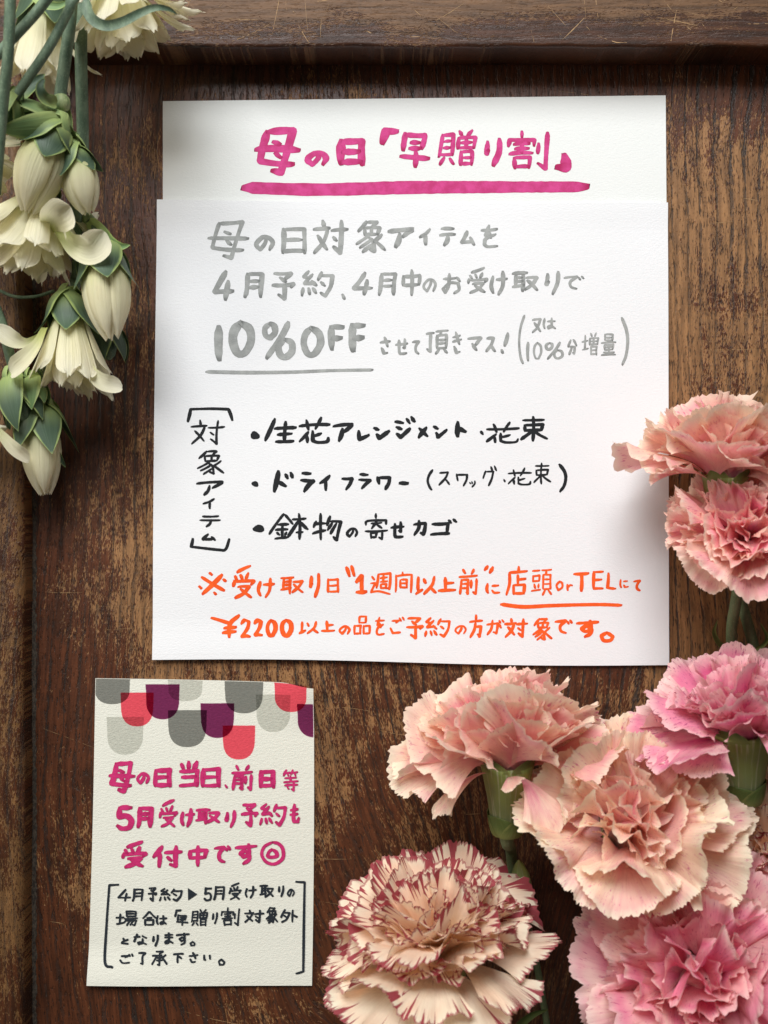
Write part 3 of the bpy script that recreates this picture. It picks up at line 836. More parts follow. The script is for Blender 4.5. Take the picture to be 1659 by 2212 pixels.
def zpx(a): return tuple(340 + q * 0.5546 if k < 2 else 2640 + q * 0.5546 for k, q in enumerate(a))
rg = random.Random(8)
lift = 0.00004
for mat, items in (('film_light', [(582, 828, 60, 215), (1205, 1452, 168, 435), (150, 412, 325, 592)]),
                   ('film_dark', [(64, 316, 50, 235), (982, 1258, 62, 302), (582, 858, 278, 540)]),
                   ('film_red', [(248, 482, 153, 392), (1335, 1570, 72, 290), (968, 1200, 388, 628)]),
                   ('film_plum', [(425, 665, 95, 342), (812, 1052, 230, 475), (1498, 1738, 230, 470)])):
    for it in items:
        lift += 0.00001
        v, f = scallop(rg, *zpx(it), lift)
        add_mesh('scallop', v, f, M[mat], card, oC, smooth=False)
i = Ink(zc, 9, 0.00020, 1.08)
i.line('''母428,2988,539,3125,18 の539,3034,593,3086,12 日605,3018,679,3099,17 当703,2989,790,3101,17 日792,3015,873,3102,16 、884,3082,900,3104,10 前909,3007,1000,3113,13 日1019,3025,1086,3106,17 等1113,3027,1177,3115,9
5457,3163,532,3266,21 月539,3169,610,3259,17 受625,3142,704,3256,12 け710,3177,772,3255,14 取769,3177,871,3244,13 り884,3185,932,3260,14 予947,3155,1020,3256,14 約1020,3158,1132,3253,12 も1138,3160,1184,3241,13
受478,3303,586,3415,16 付598,3322,724,3415,16 中740,3322,824,3410,16 で841,3316,911,3397,13 す922,3314,1017,3403,15 ◎1024,3307,1124,3406,13''', 14, 0.4)
i.build('rose_lettering', M['ink_rose'], card, oC)
i = Ink(zc, 10, 0.00020, 1.05)
i.stroke([(470, 3478), (434, 3480), (423, 3634), (418, 3778), (448, 3799)], 8.5, 0)
i.stroke([(1166, 3469), (1200, 3471), (1197, 3634), (1195, 3820), (1167, 3828)], 8.5, 0)
i.line('''4465,3495,520,3545 月523,3493,570,3545 予584,3485,623,3545 約628,3490,723,3545,7.5 5803,3487,838,3543,9 月842,3484,889,3540 受901,3470,953,3540,7.5 け964,3484,1012,3534,8 取1021,3478,1080,3532,7.5 り1093,3482,1121,3529 の1129,3495,1162,3528,7
場459,3579,548,3642,7 合562,3581,620,3640,7.5 は615,3595,662,3637,7.5 「687,3573,720,3606 早695,3592,745,3640 贈753,3573,822,3642,6.5 り834,3587,860,3634 割870,3568,947,3642,7 対961,3576,1042,3631,8 象1047,3565,1097,3634,7 外1104,3576,1172,3631,8
と476,3684,513,3714 な526,3670,584,3717 り601,3673,628,3720 ま645,3665,689,3712 す695,3665,750,3717 。748,3698,773,3720,7
ご472,3745,531,3787 了545,3739,584,3792 承598,3734,664,3795,7.5 下684,3744,728,3784 さ742,3742,786,3784 い801,3748,836,3778 。860,3767,889,3795,8''', 8, 0.1)
i.poly([(742, 3491), (779, 3516), (743, 3540)])
i.build('dark_lettering', M['ink_navy'], card, oC)


# ------------------------------------------------------------------ the wood they lie on
def slab(name, x0, x1, y0, y1, z1, mat, edges, r=0.0016, z0=-0.02, parent=None):
    """a raised frame member; edges: sides that get a rounded, worn shoulder ('b' = lower side, 'r' = right side)"""
    rr = random.Random(name)
    prof = [(0.0, -1), (0.0, 0.0)] + [(r * (1 - math.cos(a)), r * math.sin(a)) for a in np.linspace(0.25, math.pi / 2, 5)]
    v, f = [], []
    if edges == 'b':
        xs = np.linspace(x0, x1, 240)
        ph = [rr.uniform(0, 6) for _ in range(4)]
        for X in xs:
            j = 0.00018 * math.sin(X * 90 + ph[0]) + 0.00012 * math.sin(X * 310 + ph[1]) + rr.uniform(-0.00006, 0.00006)
            for a, b in prof:
                z = z0 if b < 0 else (z1 - r + b)
                v.append((X, y0 + a + 0.0012 * (1 if b >= 0 else 0) * 0 + j * (1 if b >= 0 else 0), z))
            v.append((X, y1, z1))
        n = len(prof) + 1
        f = grid_faces(n, len(xs))
    else:
        ys = np.linspace(y0, y1, 260)
        ph = [rr.uniform(0, 6) for _ in range(4)]
        for Y in ys:
            j = 0.00025 * math.sin(Y * 70 + ph[0]) + 0.00012 * math.sin(Y * 290 + ph[1]) + rr.uniform(-0.00007, 0.00007)
            for a, b in prof:
                z = z0 if b < 0 else (z1 - r + b)
                v.append((x1 - a + j * (1 if b >= 0 else 0), Y, z))
            v.append((x0, Y, z1))
        n = len(prof) + 1
        f = [tuple(reversed(q)) for q in grid_faces(n, len(ys))]
    f = [tuple(reversed(q)) for q in f]
    return add_mesh(name, v, f, mat, parent, (0, 0, 0))


H_R = 0.0165
GX = at(73, 0)[0]                        # left end of the panel
TY = at(0, 140)[1]                       # upper end of the panel
pv = [(GX - 0.004, -0.34, 0), (0.34, -0.34, 0), (0.34, TY + 0.004, 0), (GX - 0.004, TY + 0.004, 0)]
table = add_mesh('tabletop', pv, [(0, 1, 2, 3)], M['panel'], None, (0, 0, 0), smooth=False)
tag(table, 'worn dark oak panel with a raised frame, scratched varnish and open grain', kind='structure')
slab('rail', -0.36, 0.34, TY, 0.34, H_R, M['top'], 'b', 0.0014, -0.01, table)
slab('stile', -0.36, at(71, 0)[0], -0.34, TY - 0.0003, 0.0128, M['side'], 'r', 0.0042, -0.01, table)
# dusty seam along the stile
rr = random.Random(5)
gv, gf = [], []
ys = np.linspace(-0.34, TY, 420)
for Y in ys:
    j = rr.uniform(-0.00022, 0.00022)
    gv += [(at(69.5, 0)[0], Y, 0.0009), (at(76.5, 0)[0] + j, Y, 0.00025), (at(78.5, 0)[0] + j * 2, Y, 0.00004)]
gf = [tuple(reversed(q)) for q in grid_faces(3, len(ys))]
gf = [tuple(reversed(q)) for q in gf]
add_mesh('dusty_seam', gv, gf, M['dust'], table, (0, 0, 0))
# mitre joint at the top left corner
mv = []
for px, py in ((-30, 18), (74, 122)):
    c = at(px, py, H_R)
    for s_ in (-1, 1):
        mv.append((c[0] + s_ * 0.00035, c[1] + s_ * 0.00025, H_R + 0.00003))
add_mesh('mitre_joint', mv, [(0, 1, 3, 2)], M['dust'], table, (0, 0, 0))


def scratches(name, n, box, z, ang, seed, wmax=0.00022, lmin=0.006, lmax=0.045, mat='scratch', gap=0.16):
    r = random.Random(seed)
    v, f = [], []
    for _ in range(n):
        x, y = r.uniform(box[0], box[1]), r.uniform(box[2], box[3])
        a = ang(r)
        L = lmin + (lmax - lmin) * r.random() ** 2.5
        w = wmax * r.uniform(0.25, 1) ** 1.5
        bow = r.uniform(-0.12, 0.12)
        m = max(5, int(L / 0.0009))
        b, prev = len(v), 0
        on = True
        zz = z + r.random() * 0.00002
        for k in range(m):
            t = k / (m - 1)
            ww = w * (math.sin(math.pi * min(0.98, max(0.02, t))) ** 0.5) * r.uniform(0.35, 1.15)
            X = x + L * (t - .5) * math.cos(a) - L * bow * (t - .5) ** 2 * math.sin(a)
            Y = y + L * (t - .5) * math.sin(a) + L * bow * (t - .5) ** 2 * math.cos(a)
            X = min(box[1], max(box[0], X)); Y = min(box[3], max(box[2], Y))
            v += [(X + math.sin(a) * ww / 2, Y - math.cos(a) * ww / 2, zz), (X - math.sin(a) * ww / 2, Y + math.cos(a) * ww / 2, zz)]
            if k and r.random() > gap:
                q = len(v)
                f.append((q - 4, q - 2, q - 1, q - 3))
    o = add_mesh(name, v, f, M[mat], table, (0, 0, 0), smooth=False)
    o['kind'] = 'stuff'
    return o


scratches('panel_scratches', 150, (GX + 0.004, 0.17, -0.21, TY - 0.004), 0.00006,
          lambda r: r.gauss(-0.08, 0.13) if r.random() < 0.72 else r.uniform(-1.5, 1.5), 11, 0.00020, 0.004, 0.05)
scratches('rail_scratches', 200, (-0.13, 0.17, at(0, 92, H_R)[1], 0.23), H_R + 0.00004,
          lambda r: r.uniform(0, math.pi), 12, 0.00030, 0.002, 0.020)
scratches('stile_scratches', 25, (-0.2, at(50, 0)[0] - 0.004, -0.21, 0.14), 0.0128 + 0.00004,
          lambda r: r.gauss(0, 0.3) if r.random() < 0.6 else r.uniform(-1.5, 1.5), 13, 0.00022, 0.004, 0.02)
scratches('grain_cracks', 90, (GX + 0.004, 0.17, -0.21, TY - 0.004), 0.00003,
          lambda r: math.pi / 2 + r.gauss(0, 0.03), 14, 0.00030, 0.006, 0.05, 'crack', 0.05)


# ------------------------------------------------------------------ plant pieces
def tube(pts, rad, n=10, ell=1.0):
    """smooth tube through 3-D points; rad: number or one radius per point"""
    p = np.array(pts, float)
    r = np.full(len(p), rad) if np.isscalar(rad) else np.array(rad, float)
    e = np.vstack([2 * p[0] - p[1], p, 2 * p[-1] - p[-2]])
    re = np.r_[r[0], r, r[-1]]
    P, R = [], []
    for i in range(1, len(e) - 2):
        for t in np.linspace(0, 1, 7, endpoint=False):
            P.append(0.5 * (2 * e[i] + (e[i + 1] - e[i - 1]) * t + (2 * e[i - 1] - 5 * e[i] + 4 * e[i + 1] - e[i + 2]) * t * t
                            + (3 * e[i] - e[i - 1] - 3 * e[i + 1] + e[i + 2]) * t ** 3))
            R.append(re[i] * (1 - t) + re[i + 1] * t)
    P.append(e[-2]); R.append(re[-2])
    P = np.array(P)
    T = np.gradient(P, axis=0)
    T /= np.linalg.norm(T, axis=1)[:, None]
    v, u = [], None
    for i in range(len(P)):
        if u is None:
            _, u, _ = rotm(T[0])
        u = u - T[i] * u.dot(T[i])
        u /= np.linalg.norm(u)
        w = np.cross(T[i], u)
        for k in range(n):
            a = 2 * math.pi * k / n
            v.append(P[i] + R[i] * (u * math.cos(a) + w * math.sin(a) * ell))
    m = len(P)
    f = grid_faces(n, m, True)
    f.append(tuple(reversed(range(n))))
    f.append(tuple(range((m - 1) * n, m * n)))
    return v, f


def lathe(base, axis, prof, n=28, wob=0.0, seed=0):
    """surface of revolution; prof: (distance along axis, radius)"""
    a, u, w = rotm(axis)
    r = random.Random(seed)
    ph = r.uniform(0, 6)
    v, uv = [], []
    L = prof[-1][0] or 1
    for t, q in prof:
        for k in range(n + 1):
            g = 2 * math.pi * k / n
            qq = q * (1 + wob * math.sin(5 * g + ph))
            v.append(np.array(base) + a * t + qq * (u * math.cos(g) + w * math.sin(g)))
            uv.append((k / n, t / L))
    return v, grid_faces(n + 1, len(prof)), uv


def petal(base, axis, az, r0, th, s, t, nrm, wrap=0.0):
    """lay a planar (s, t) grid of shape (nv, nu) along a spine that leaves the axis at angle th(t) (radians, one per row)"""
    A, U, W = rotm(axis)
    nv, nu = s.shape
    tm = t.mean(axis=1) if False else t[:, nu // 2]
    # integrate the spine finely over the longest reach
    tmax = max(t.max(), 1e-6)
    tt = np.linspace(0, tmax, 60)
    ang = np.interp(tt, np.linspace(0, tmax, len(th)), th)
    rho = r0 + np.r_[0, np.cumsum(np.sin(ang[:-1]) * np.diff(tt))]
    zz = np.r_[0, np.cumsum(np.cos(ang[:-1]) * np.diff(tt))]
    R = np.interp(t, tt, rho)
    Z = np.interp(t, tt, zz)
    AN = np.interp(t, tt, ang)
    R = R + nrm * np.cos(AN)
    Z = Z - nrm * np.sin(AN)
    er = U * math.cos(az) + W * math.sin(az)
    et = -U * math.sin(az) + W * math.cos(az)
    if wrap:
        al = wrap * s / np.maximum(np.abs(R), 0.002)
        al = np.clip(al, -1.5, 1.5)
        X = R * np.cos(al)
        Y = R * np.sin(al) + s * (1 - wrap)
    else:
        X, Y = R, s
    P = np.array(base)[None, None, :] + X[..., None] * er + Y[..., None] * et + Z[..., None] * A
    return P.reshape(-1, 3)


def ruffle_petal(rg, base, axis, az, R, fan, th, r0, amp, fq, teeth=34, tooth=0.035, cup=0.0, skew=0.0, nu=81, nv=18, claw=0.12, roll=0.0, fold=0.0, crown=0.16):
    uu = np.linspace(-1, 1, nu)
    u = uu[None, :].repeat(nv, 0)
    v = np.linspace(0, 1, nv)[:, None].repeat(nu, 1)
    # jagged outer margin: teeth of uneven width and depth, a few deeper splits
    k = np.cumsum([rg.uniform(0.45, 1.6) for _ in range(teeth + 1)])
    k = (k - k[0]) / (k[-1] - k[0]) * 2 - 1
    dep = np.array([rg.uniform(0.25, 1.25) for _ in range(teeth + 1)])
    kk = np.empty(2 * teeth + 1); dd = np.empty(2 * teeth + 1)
    kk[0::2] = k; kk[1::2] = (k[1:] + k[:-1]) / 2
    dd[0::2] = 0.0; dd[1::2] = dep[1:]
    edge = 1 - tooth * np.interp(uu, kk, dd)
    for _ in range(rg.choice((0, 1, 1, 2))):
        c = rg.uniform(-0.85, 0.85)
        edge -= rg.uniform(0.02, 0.10) * np.exp(-((uu - c) / rg.uniform(0.03, 0.08)) ** 2)
    lob = 1 - crown * u ** 2 + 0.06 * np.sin(u * rg.uniform(2, 5) + rg.uniform(0, 6))
    rr = R * (claw + (1 - claw) * v) * lob * (1 + (edge[None, :] - 1) * v ** 4)
    phi = u * fan * (0.30 + 0.70 * v ** 0.55) + skew * v
    s = rr * np.sin(phi)
    t = np.maximum(rr * np.cos(phi), 0)
    p1, p2, p3 = rg.uniform(0, 6.28), rg.uniform(0, 6.28), rg.uniform(0, 6.28)
    g = v ** 1.6
    w = fq * 2.2
    n = amp * R * g * (np.sin(w * phi + p1 + 0.8 * v) + 0.5 * np.sin(2.15 * w * phi + p2) * v + 0.26 * np.sin(5.1 * w * phi + p3) * v ** 3 + 0.12 * np.sin(10.7 * w * phi + p1) * v ** 5)
    n = n - cup * s * s / R + roll * s * v + fold * R * 0.5 * (np.abs(u) ** 1.5) * v
    P = petal(base, axis, az, r0, th, s * (1 - 0.35 * amp * v), t, n)
    P[:, 2] = np.maximum(P[:, 2], 0.0012 + 0.0002 * rg.random())
    uv = np.stack([u.ravel() * 0.5 + 0.5, v.ravel()], 1)
    return P, grid_faces(nu, nv), uv


def strap_leaf(pts, w, name, mat, parent, org, nrm=(0, 0, 1), cup=0.25, prof=None):
    """narrow leaf along 3-D points"""
    p = np.array([np.array(q) for q in pts])
    e = np.vstack([2 * p[0] - p[1], p, 2 * p[-1] - p[-2]])
    P = []
    for i in range(1, len(e) - 2):
        for t in np.linspace(0, 1, 8, endpoint=False):
            P.append(0.5 * (2 * e[i] + (e[i + 1] - e[i - 1]) * t + (2 * e[i - 1] - 5 * e[i] + 4 * e[i + 1] - e[i + 2]) * t * t
                            + (3 * e[i] - e[i - 1] - 3 * e[i + 1] + e[i + 2]) * t ** 3))
    P.append(e[-2])
    P = np.array(P)
    T = np.gradient(P, axis=0); T /= np.linalg.norm(T, axis=1)[:, None]
    N0 = np.array(nrm, float)
    v, uv = [], []
    nu = 7
    for i in range(len(P)):
        q = i / (len(P) - 1)
        B = np.cross(T[i], N0); B /= np.linalg.norm(B)
        Nn = np.cross(B, T[i])
        ww = w * (min(1, q * 7 + 0.45)) * (1 - q ** 2.6) ** 0.8
        if prof is not None: ww = w * float(np.interp(q, *prof))
        for k in range(nu):
            s = -1 + 2 * k / (nu - 1)
            v.append(P[i] + B * s * ww / 2 + Nn * (s * s * cup * ww))
            uv.append((s * .5 + .5, q))
    return add_mesh(name, v, grid_faces(nu, len(P)), mat, parent, org, uv)


def carnation(name_label, group, base_px, h, axis, R, calyx_L, calyx_r, stem_pts, mat, seed, n=38, outer=96, inner=4, dome=0.62, amp=0.10,
              fq=2.6, teeth=36, tooth=0.040, fan=0.80, extra=(), stem_r=0.0021, power=0.75, curl=0.35, calyx=True, cup=0.25, front=None, inner_amp=1.3):
    rg = random.Random(seed)
    b = at(base_px[0], base_px[1], h)
    ax = np.array(axis, float) / np.linalg.norm(axis)
    root = empty('carnation', b)
    tag(root, name_label, 'carnation', group)
    org = b
    if calyx:
        cb = b - ax * calyx_L
        prof = [(0, 0.55), (0.06, 0.62), (0.25, 0.70), (0.5, 0.80), (0.75, 0.93), (0.92, 1.03), (1.0, 1.08), (1.02, 1.03), (0.9, 0.95)]
        v, f, uv = lathe(cb, ax, [(t * calyx_L, q * calyx_r) for t, q in prof], 40, 0.012, seed)
        cx = add_mesh('calyx', v, f, M['calyx'], root, org, uv)
        for k in range(5):                                # pointed teeth at the rim
            az = 2 * math.pi * k / 5 + 0.3
            nu, nv = 9, 7
            u = np.linspace(-1, 1, nu)[None, :].repeat(nv, 0); vv = np.linspace(0, 1, nv)[:, None].repeat(nu, 1)
            s = u * calyx_r * 0.62 * (1 - vv ** 1.6); t = vv * calyx_L * 0.26 + 0 * u
            P = petal(b - ax * calyx_L * 0.04, ax, az, calyx_r * 1.06, np.linspace(0.10, 0.65, 6), s, t, 0 * s, 1.0)
            add_mesh('calyx_tooth', P, grid_faces(nu, nv), M['sepal_p'], cx, org, np.stack([u.ravel() * .5 + .5, vv.ravel()], 1))
        for k in range(4):                                # scales hugging the foot of the calyx
            az = 2 * math.pi * k / 4 + 0.9
            nu, nv = 13, 9
            u = np.linspace(-1, 1, nu)[None, :].repeat(nv, 0); vv = np.linspace(0, 1, nv)[:, None].repeat(nu, 1)
            s = u * calyx_r * 0.95 * np.sqrt(np.clip(1 - vv ** 2.4, 0, 1)); t = vv * calyx_L * 0.34 + 0 * u
            P = petal(cb - ax * 0.0015, ax, az, calyx_r * 0.56, np.array([0.42, 0.22, 0.12, 0.12, 0.22]), s, t, 0 * s + 0.0004 + 0.0002 * (k % 2), 1.0)
            add_mesh('bract', P, grid_faces(nu, nv), M['sepal_p'], cx, org, np.stack([u.ravel() * .5 + .5, vv.ravel()], 1))
        if stem_pts is not None:
            pts = [cb + ax * 0.002, cb - ax * 0.006] + [at(*q) for q in stem_pts]
            v, f = tube(pts, [stem_r * 1.5, stem_r * 1.1] + [stem_r] * len(stem_pts), 12)
            add_mesh('stem', v, f, M['stem_p'], root, org)
    pb = b - ax * calyx_r * 0.5
    hv, hf, huv = lathe(pb, ax, [(t * R * 0.50, calyx_r * w_) for t, w_ in ((0, 0.75), (0.2, 0.80), (0.5, 0.62), (0.75, 0.50), (0.9, 0.36), (1.0, 0.04))], 60, 0.16, seed)
    add_mesh('heart', hv, hf, mat, root, org, huv)         # packed middle of the bloom
    for i in range(n):
        q = (i / (n - 1))
        az = (i * 2.39996 + rg.uniform(-0.5, 0.5)) % (2 * math.pi)
        inc = math.radians(inner + (outer - inner) * q ** power + rg.gauss(0, 3 + 7 * q))
        if i < 7: inc = math.radians(rg.uniform(-14, 8))     # the heart: petals leaning in over the middle
        if front and math.cos(az + math.pi / 2) > 0.35:      # petals turned to the viewer stand up
            inc = min(inc, math.radians(front * rg.uniform(0.75, 1.1)))
        Rq = R * (dome + (1 - dome) * q ** 0.8) * rg.uniform(0.84, 1.08)
        cr = curl * rg.uniform(-0.6, 1.6) * min(1.0, 0.2 + 1.2 * q)
        th = np.array([inc * 0.30, inc * 0.62, inc * 0.92, inc + cr * 0.35, inc + cr * 0.8, inc + cr])
        a = amp * rg.uniform(0.6, 1.6) * (inner_amp - (inner_amp - 0.9) * q)
        P, f, uv = ruffle_petal(rg, pb, ax, az, Rq, fan * rg.uniform(0.75, 1.2), th, calyx_r * (0.08 + 0.55 * q), a, fq * rg.uniform(0.7, 1.25),
                                teeth, tooth, cup * rg.uniform(-0.3, 1.0), rg.uniform(-0.2, 0.2), roll=rg.gauss(0, 0.32), fold=rg.uniform(-0.25, 0.45) * (1 - 0.5 * q), crown=rg.uniform(0.06, 0.22))
        add_mesh('petal', P, f, mat, root, org, uv)['core'] = max(0.0, 1.0 - 1.7 * q)
    for (az, inc, Rq, fn, cr, a, fqq) in extra:            # individual outer petals read off the photograph
        az, inc, cr = math.radians(az), math.radians(inc), math.radians(cr)
        th = np.array([inc * 0.35, inc * 0.8, inc, inc + cr * 0.3, inc + cr * 0.75, inc + cr])
        P, f, uv = ruffle_petal(rg, pb, ax, az, R * Rq, fn, th, calyx_r * 0.7, a, fqq, teeth, tooth, 0.1, 0, roll=rg.gauss(0, 0.12))
        add_mesh('petal', P, f, mat, root, org, uv)
    return root


M['stem_p'] = stem_mat('sage_stem', (92, 108, 76), (112, 126, 92))
M['sepal_p'] = sepal_mat('bract_green', (92, 112, 58), (134, 142, 82), 0.8)
n_ = NT('calyx_green')
uv_ = n_.n('ShaderNodeUVMap').outputs[0]
sp_ = n_.n('ShaderNodeSeparateXYZ', {0: uv_})
rib = n_.noise(n_.comb(n_.math('MULTIPLY', sp_.outputs[0], 60), n_.math('MULTIPLY', sp_.outputs[1], 1.2), 0), 1, 2, 0.6)
bl = n_.noise(n_.comb(n_.math('MULTIPLY', sp_.outputs[0], 9), n_.math('MULTIPLY', sp_.outputs[1], 3), 0), 1, 3)
c_ = n_.mix(n_.step(sp_.outputs[1], 0.2, 1.0), lin(122, 136, 88), lin(134, 150, 76))
c_ = n_.mix(n_.math('MULTIPLY', n_.step(bl, 0.4, 0.7), 0.35), c_, lin(108, 120, 92))
c_ = n_.mix(n_.math('MULTIPLY', n_.step(rib, 0.52, 0.70), 0.6), c_, lin(186, 190, 160))
M['calyx'] = n_.out(n_.bsdf(Base_Color=c_, Roughness=0.5, Normal=n_.bump(rib, 0.35, 0.0003), Specular_IOR_Level=0.35))

M['pet_peach'] = petal_mat('peach_pink_petal', (253, 230, 204), (248, 204, 186), (242, 142, 170), (204, 52, 132), 0.65, 0.52)
M['pet_salmon'] = petal_mat('salmon_pink_petal', (252, 222, 200), (248, 184, 180), (243, 138, 170), (204, 46, 124), 0.60, 0.50)
M['pet_pink'] = petal_mat('rose_pink_petal', (251, 216, 204), (245, 168, 184), (236, 112, 158), (188, 30, 116), 0.75, 0.44)
M['pet_mag'] = petal_mat('magenta_flushed_petal', (249, 212, 204), (240, 158, 182), (224, 92, 150), (156, 14, 104), 0.95, 0.62)
M['pet_cream'] = petal_mat('cream_pink_petal', (254, 236, 208), (252, 220, 194), (243, 148, 174), (204, 56, 134), 0.72, 0.36)
M['pet_stripe'] = petal_mat('crimson_striped_petal', (254, 238, 212), (252, 224, 196), (248, 206, 188), (180, 30, 70), 0.0, 0.12, streak=1.06, throat_amt=0.10)

GRP = 'pink carnations lying at the lower right'
carnation('peach carnation seen from its side with a bare green calyx, topmost of the pink carnations', GRP,
          (1566, 1026), 0.032, (0.03, 0.97, 0.20), 0.0345, 0.021, 0.0076, [(1560, 1190, 0.010), (1610, 1330, 0.006), (1650, 1480, 0.004)], M['pet_peach'], 26,
          front=40, n=26, outer=78, fan=0.80, amp=0.10, fq=2.0, dome=0.88, power=0.7, curl=0.1,
          extra=[(0, 88, 1.02, 0.7, 10, 0.08, 3), (180, 78, 0.84, 0.7, 12, 0.09, 3), (-80, 30, 0.98, 0.75, 0, 0.06, 1.8), (-112, 32, 0.98, 0.7, 0, 0.07, 1.8), (-140, 52, 1.0, 0.95, 4, 0.06, 1.6), (-45, 42, 1.0, 0.9, 2, 0.06, 1.8), (-165, 84, 0.78, 0.6, 14, 0.10, 2.2)])
salmon = carnation('ruffled salmon pink carnation at the right edge below the peach one, its stem pointing down', GRP,
          (1612, 1158), 0.036, (-0.14, 0.72, 0.68), 0.0280, 0.016, 0.0075, [(1588, 1310, 0.014), (1580, 1390, 0.009), (1595, 1600, 0.006)], M['pet_salmon'], 39,
          n=44, outer=96, fan=0.76, amp=0.11, fq=2.8, dome=0.84, power=0.72, curl=0.55)
so = np.array(salmon.location)
for pts in ([(1580, 1400, .008), (1556, 1392, .011), (1542, 1366, .015), (1550, 1338, .018)], [(1588, 1402, .008), (1630, 1402, .010), (1656, 1380, .014), (1642, 1344, .018)]):
    strap_leaf([at(*q) for q in pts], 12 * S, 'leaf', M['sepal_p'], salmon, so, (0, -0.3, 1))
carnation('magenta flushed pink carnation with a big ribbed calyx, right of the lower sheet corner', GRP,
          (1602, 1572), 0.044, (-0.10, 0.96, 0.22), 0.0358, 0.026, 0.0105, [(1615, 1800, 0.012), (1625, 1950, 0.008)], M['pet_mag'], 45,
          front=48, n=30, outer=86, fan=0.84, amp=0.11, fq=2.3, dome=0.80, power=0.75, curl=0.25,
          extra=[(-150, 86, 0.98, 0.75, 20, 0.07, 1.8), (175, 88, 1.0, 0.8, 10, 0.09, 2.4), (-85, 40, 0.85, 0.75, -5, 0.06, 1.8), (-140, 94, 0.8, 0.6, 20, 0.07, 1.6), (-40, 62, 0.9, 0.6, 10, 0.09, 2.0)])
carnation('peach pink carnation seen from its side just below the white sheet', GRP,
          (1096, 1642), 0.038, (-0.02, 0.97, 0.20), 0.0375, 0.026, 0.0092, [(1104, 1840, 0.010), (1112, 1950, 0.006), (1120, 2100, 0.005)], M['pet_peach'], 52,
          front=30, n=22, outer=70, fan=0.86, amp=0.085, fq=2.2, dome=0.92, power=0.72, curl=0.10,
          extra=[(6, 92, 1.12, 0.55, 2, 0.08, 2.0), (-20, 78, 1.0, 0.5, 4, 0.10, 2.2), (178, 84, 0.98, 0.6, 8, 0.12, 2.2), (-172, 98, 1.0, 0.38, 10, 0.12, 2.4), (-150, 116, 0.74, 0.26, 50, 0.12, 2.4), (-66, 122, 0.70, 0.34, 40, 0.09, 2.0),
                 (-112, 34, 0.86, 0.85, -6, 0.05, 1.3), (-64, 36, 0.90, 0.85, -6, 0.05, 1.5), (-28, 50, 0.98, 0.75, 2, 0.06, 1.6), (-150, 54, 0.94, 0.7, 2, 0.07, 1.6), (-90, 78, 0.42, 0.35, 30, 0.10, 1.5)])
carnation('large open cream and peach carnation facing up, centre of the cluster', GRP,
          (1358, 1792), 0.044, (0.02, 0.66, 0.75), 0.0365, 0.020, 0.0090, [(1380, 1900, 0.012), (1420, 2060, 0.007)], M['pet_cream'], 68,
          n=20, outer=52, fan=0.68, amp=0.15, fq=1.9, dome=0.84, power=0.7, curl=0.10,
          extra=[(-108, 60, 0.95, 0.85, 22, 0.09, 1.6), (-66, 66, 0.88, 0.55, 26, 0.12, 1.6), (-30, 76, 1.08, 0.55, 10, 0.16, 1.6), (-5, 68, 1.02, 0.55, 6, 0.17, 1.5), (20, 82, 1.12, 0.6, 10, 0.14, 2.0),
                 (182, 72, 1.05, 0.70, 10, 0.14, 1.8), (-148, 68, 1.02, 0.60, 14, 0.15, 1.8), (152, 58, 0.98, 0.55, 4, 0.16, 1.7), (165, 84, 1.0, 0.6, 14, 0.13, 2.2),
                 (88, 28, 0.98, 0.60, 0, 0.13, 2.0), (58, 40, 0.98, 0.7, 0, 0.13, 2.0), (122, 40, 0.98, 0.6, 0, 0.14, 2.0), (34, 54, 1.0, 0.65, 4, 0.14, 2.0),
                 (75, 58, 1.0, 0.8, 10, 0.12, 2.6), (108, 62, 1.02, 0.8, 10, 0.12, 2.6), (48, 72, 1.04, 0.7, 10, 0.12, 2.4), (90, 74, 1.02, 0.8, 10, 0.11, 2.6), (-88, 30, 0.55, 0.8, 55, 0.14, 1.4), (-130, 40, 0.6, 0.5, 30, 0.2, 1.5)])
carnation('crimson striped cream carnation with tightly ruffled petals at the bottom edge', GRP,
          (950, 2056), 0.046, (-0.12, 0.97, 0.18), 0.0405, 0.024, 0.0095, [(985, 2230, 0.014), (1000, 2330, 0.010)], M['pet_stripe'], 77,
          n=40, outer=76, fan=0.74, amp=0.10, fq=2.3, dome=0.84, power=0.66, curl=0.55, front=52, inner_amp=0.9,
          extra=[(-104, 58, 0.88, 0.5, 0, 0.08, 1.6), (-72, 62, 0.92, 0.45, 6, 0.09, 1.8), (-122, 96, 1.10, 0.58, 10, 0.09, 1.8), (-96, 82, 1.0, 0.42, 10, 0.10, 1.8), (-78, 104, 1.06, 0.5, 12, 0.10, 2.0), (-52, 90, 0.98, 0.42, 12, 0.10, 2.0), (-136, 76, 1.0, 0.5, 8, 0.10, 2.0), (-18, 84, 0.92, 0.45, 14, 0.09, 2.0), (-165, 92, 0.95, 0.5, 10, 0.08, 2.0)])
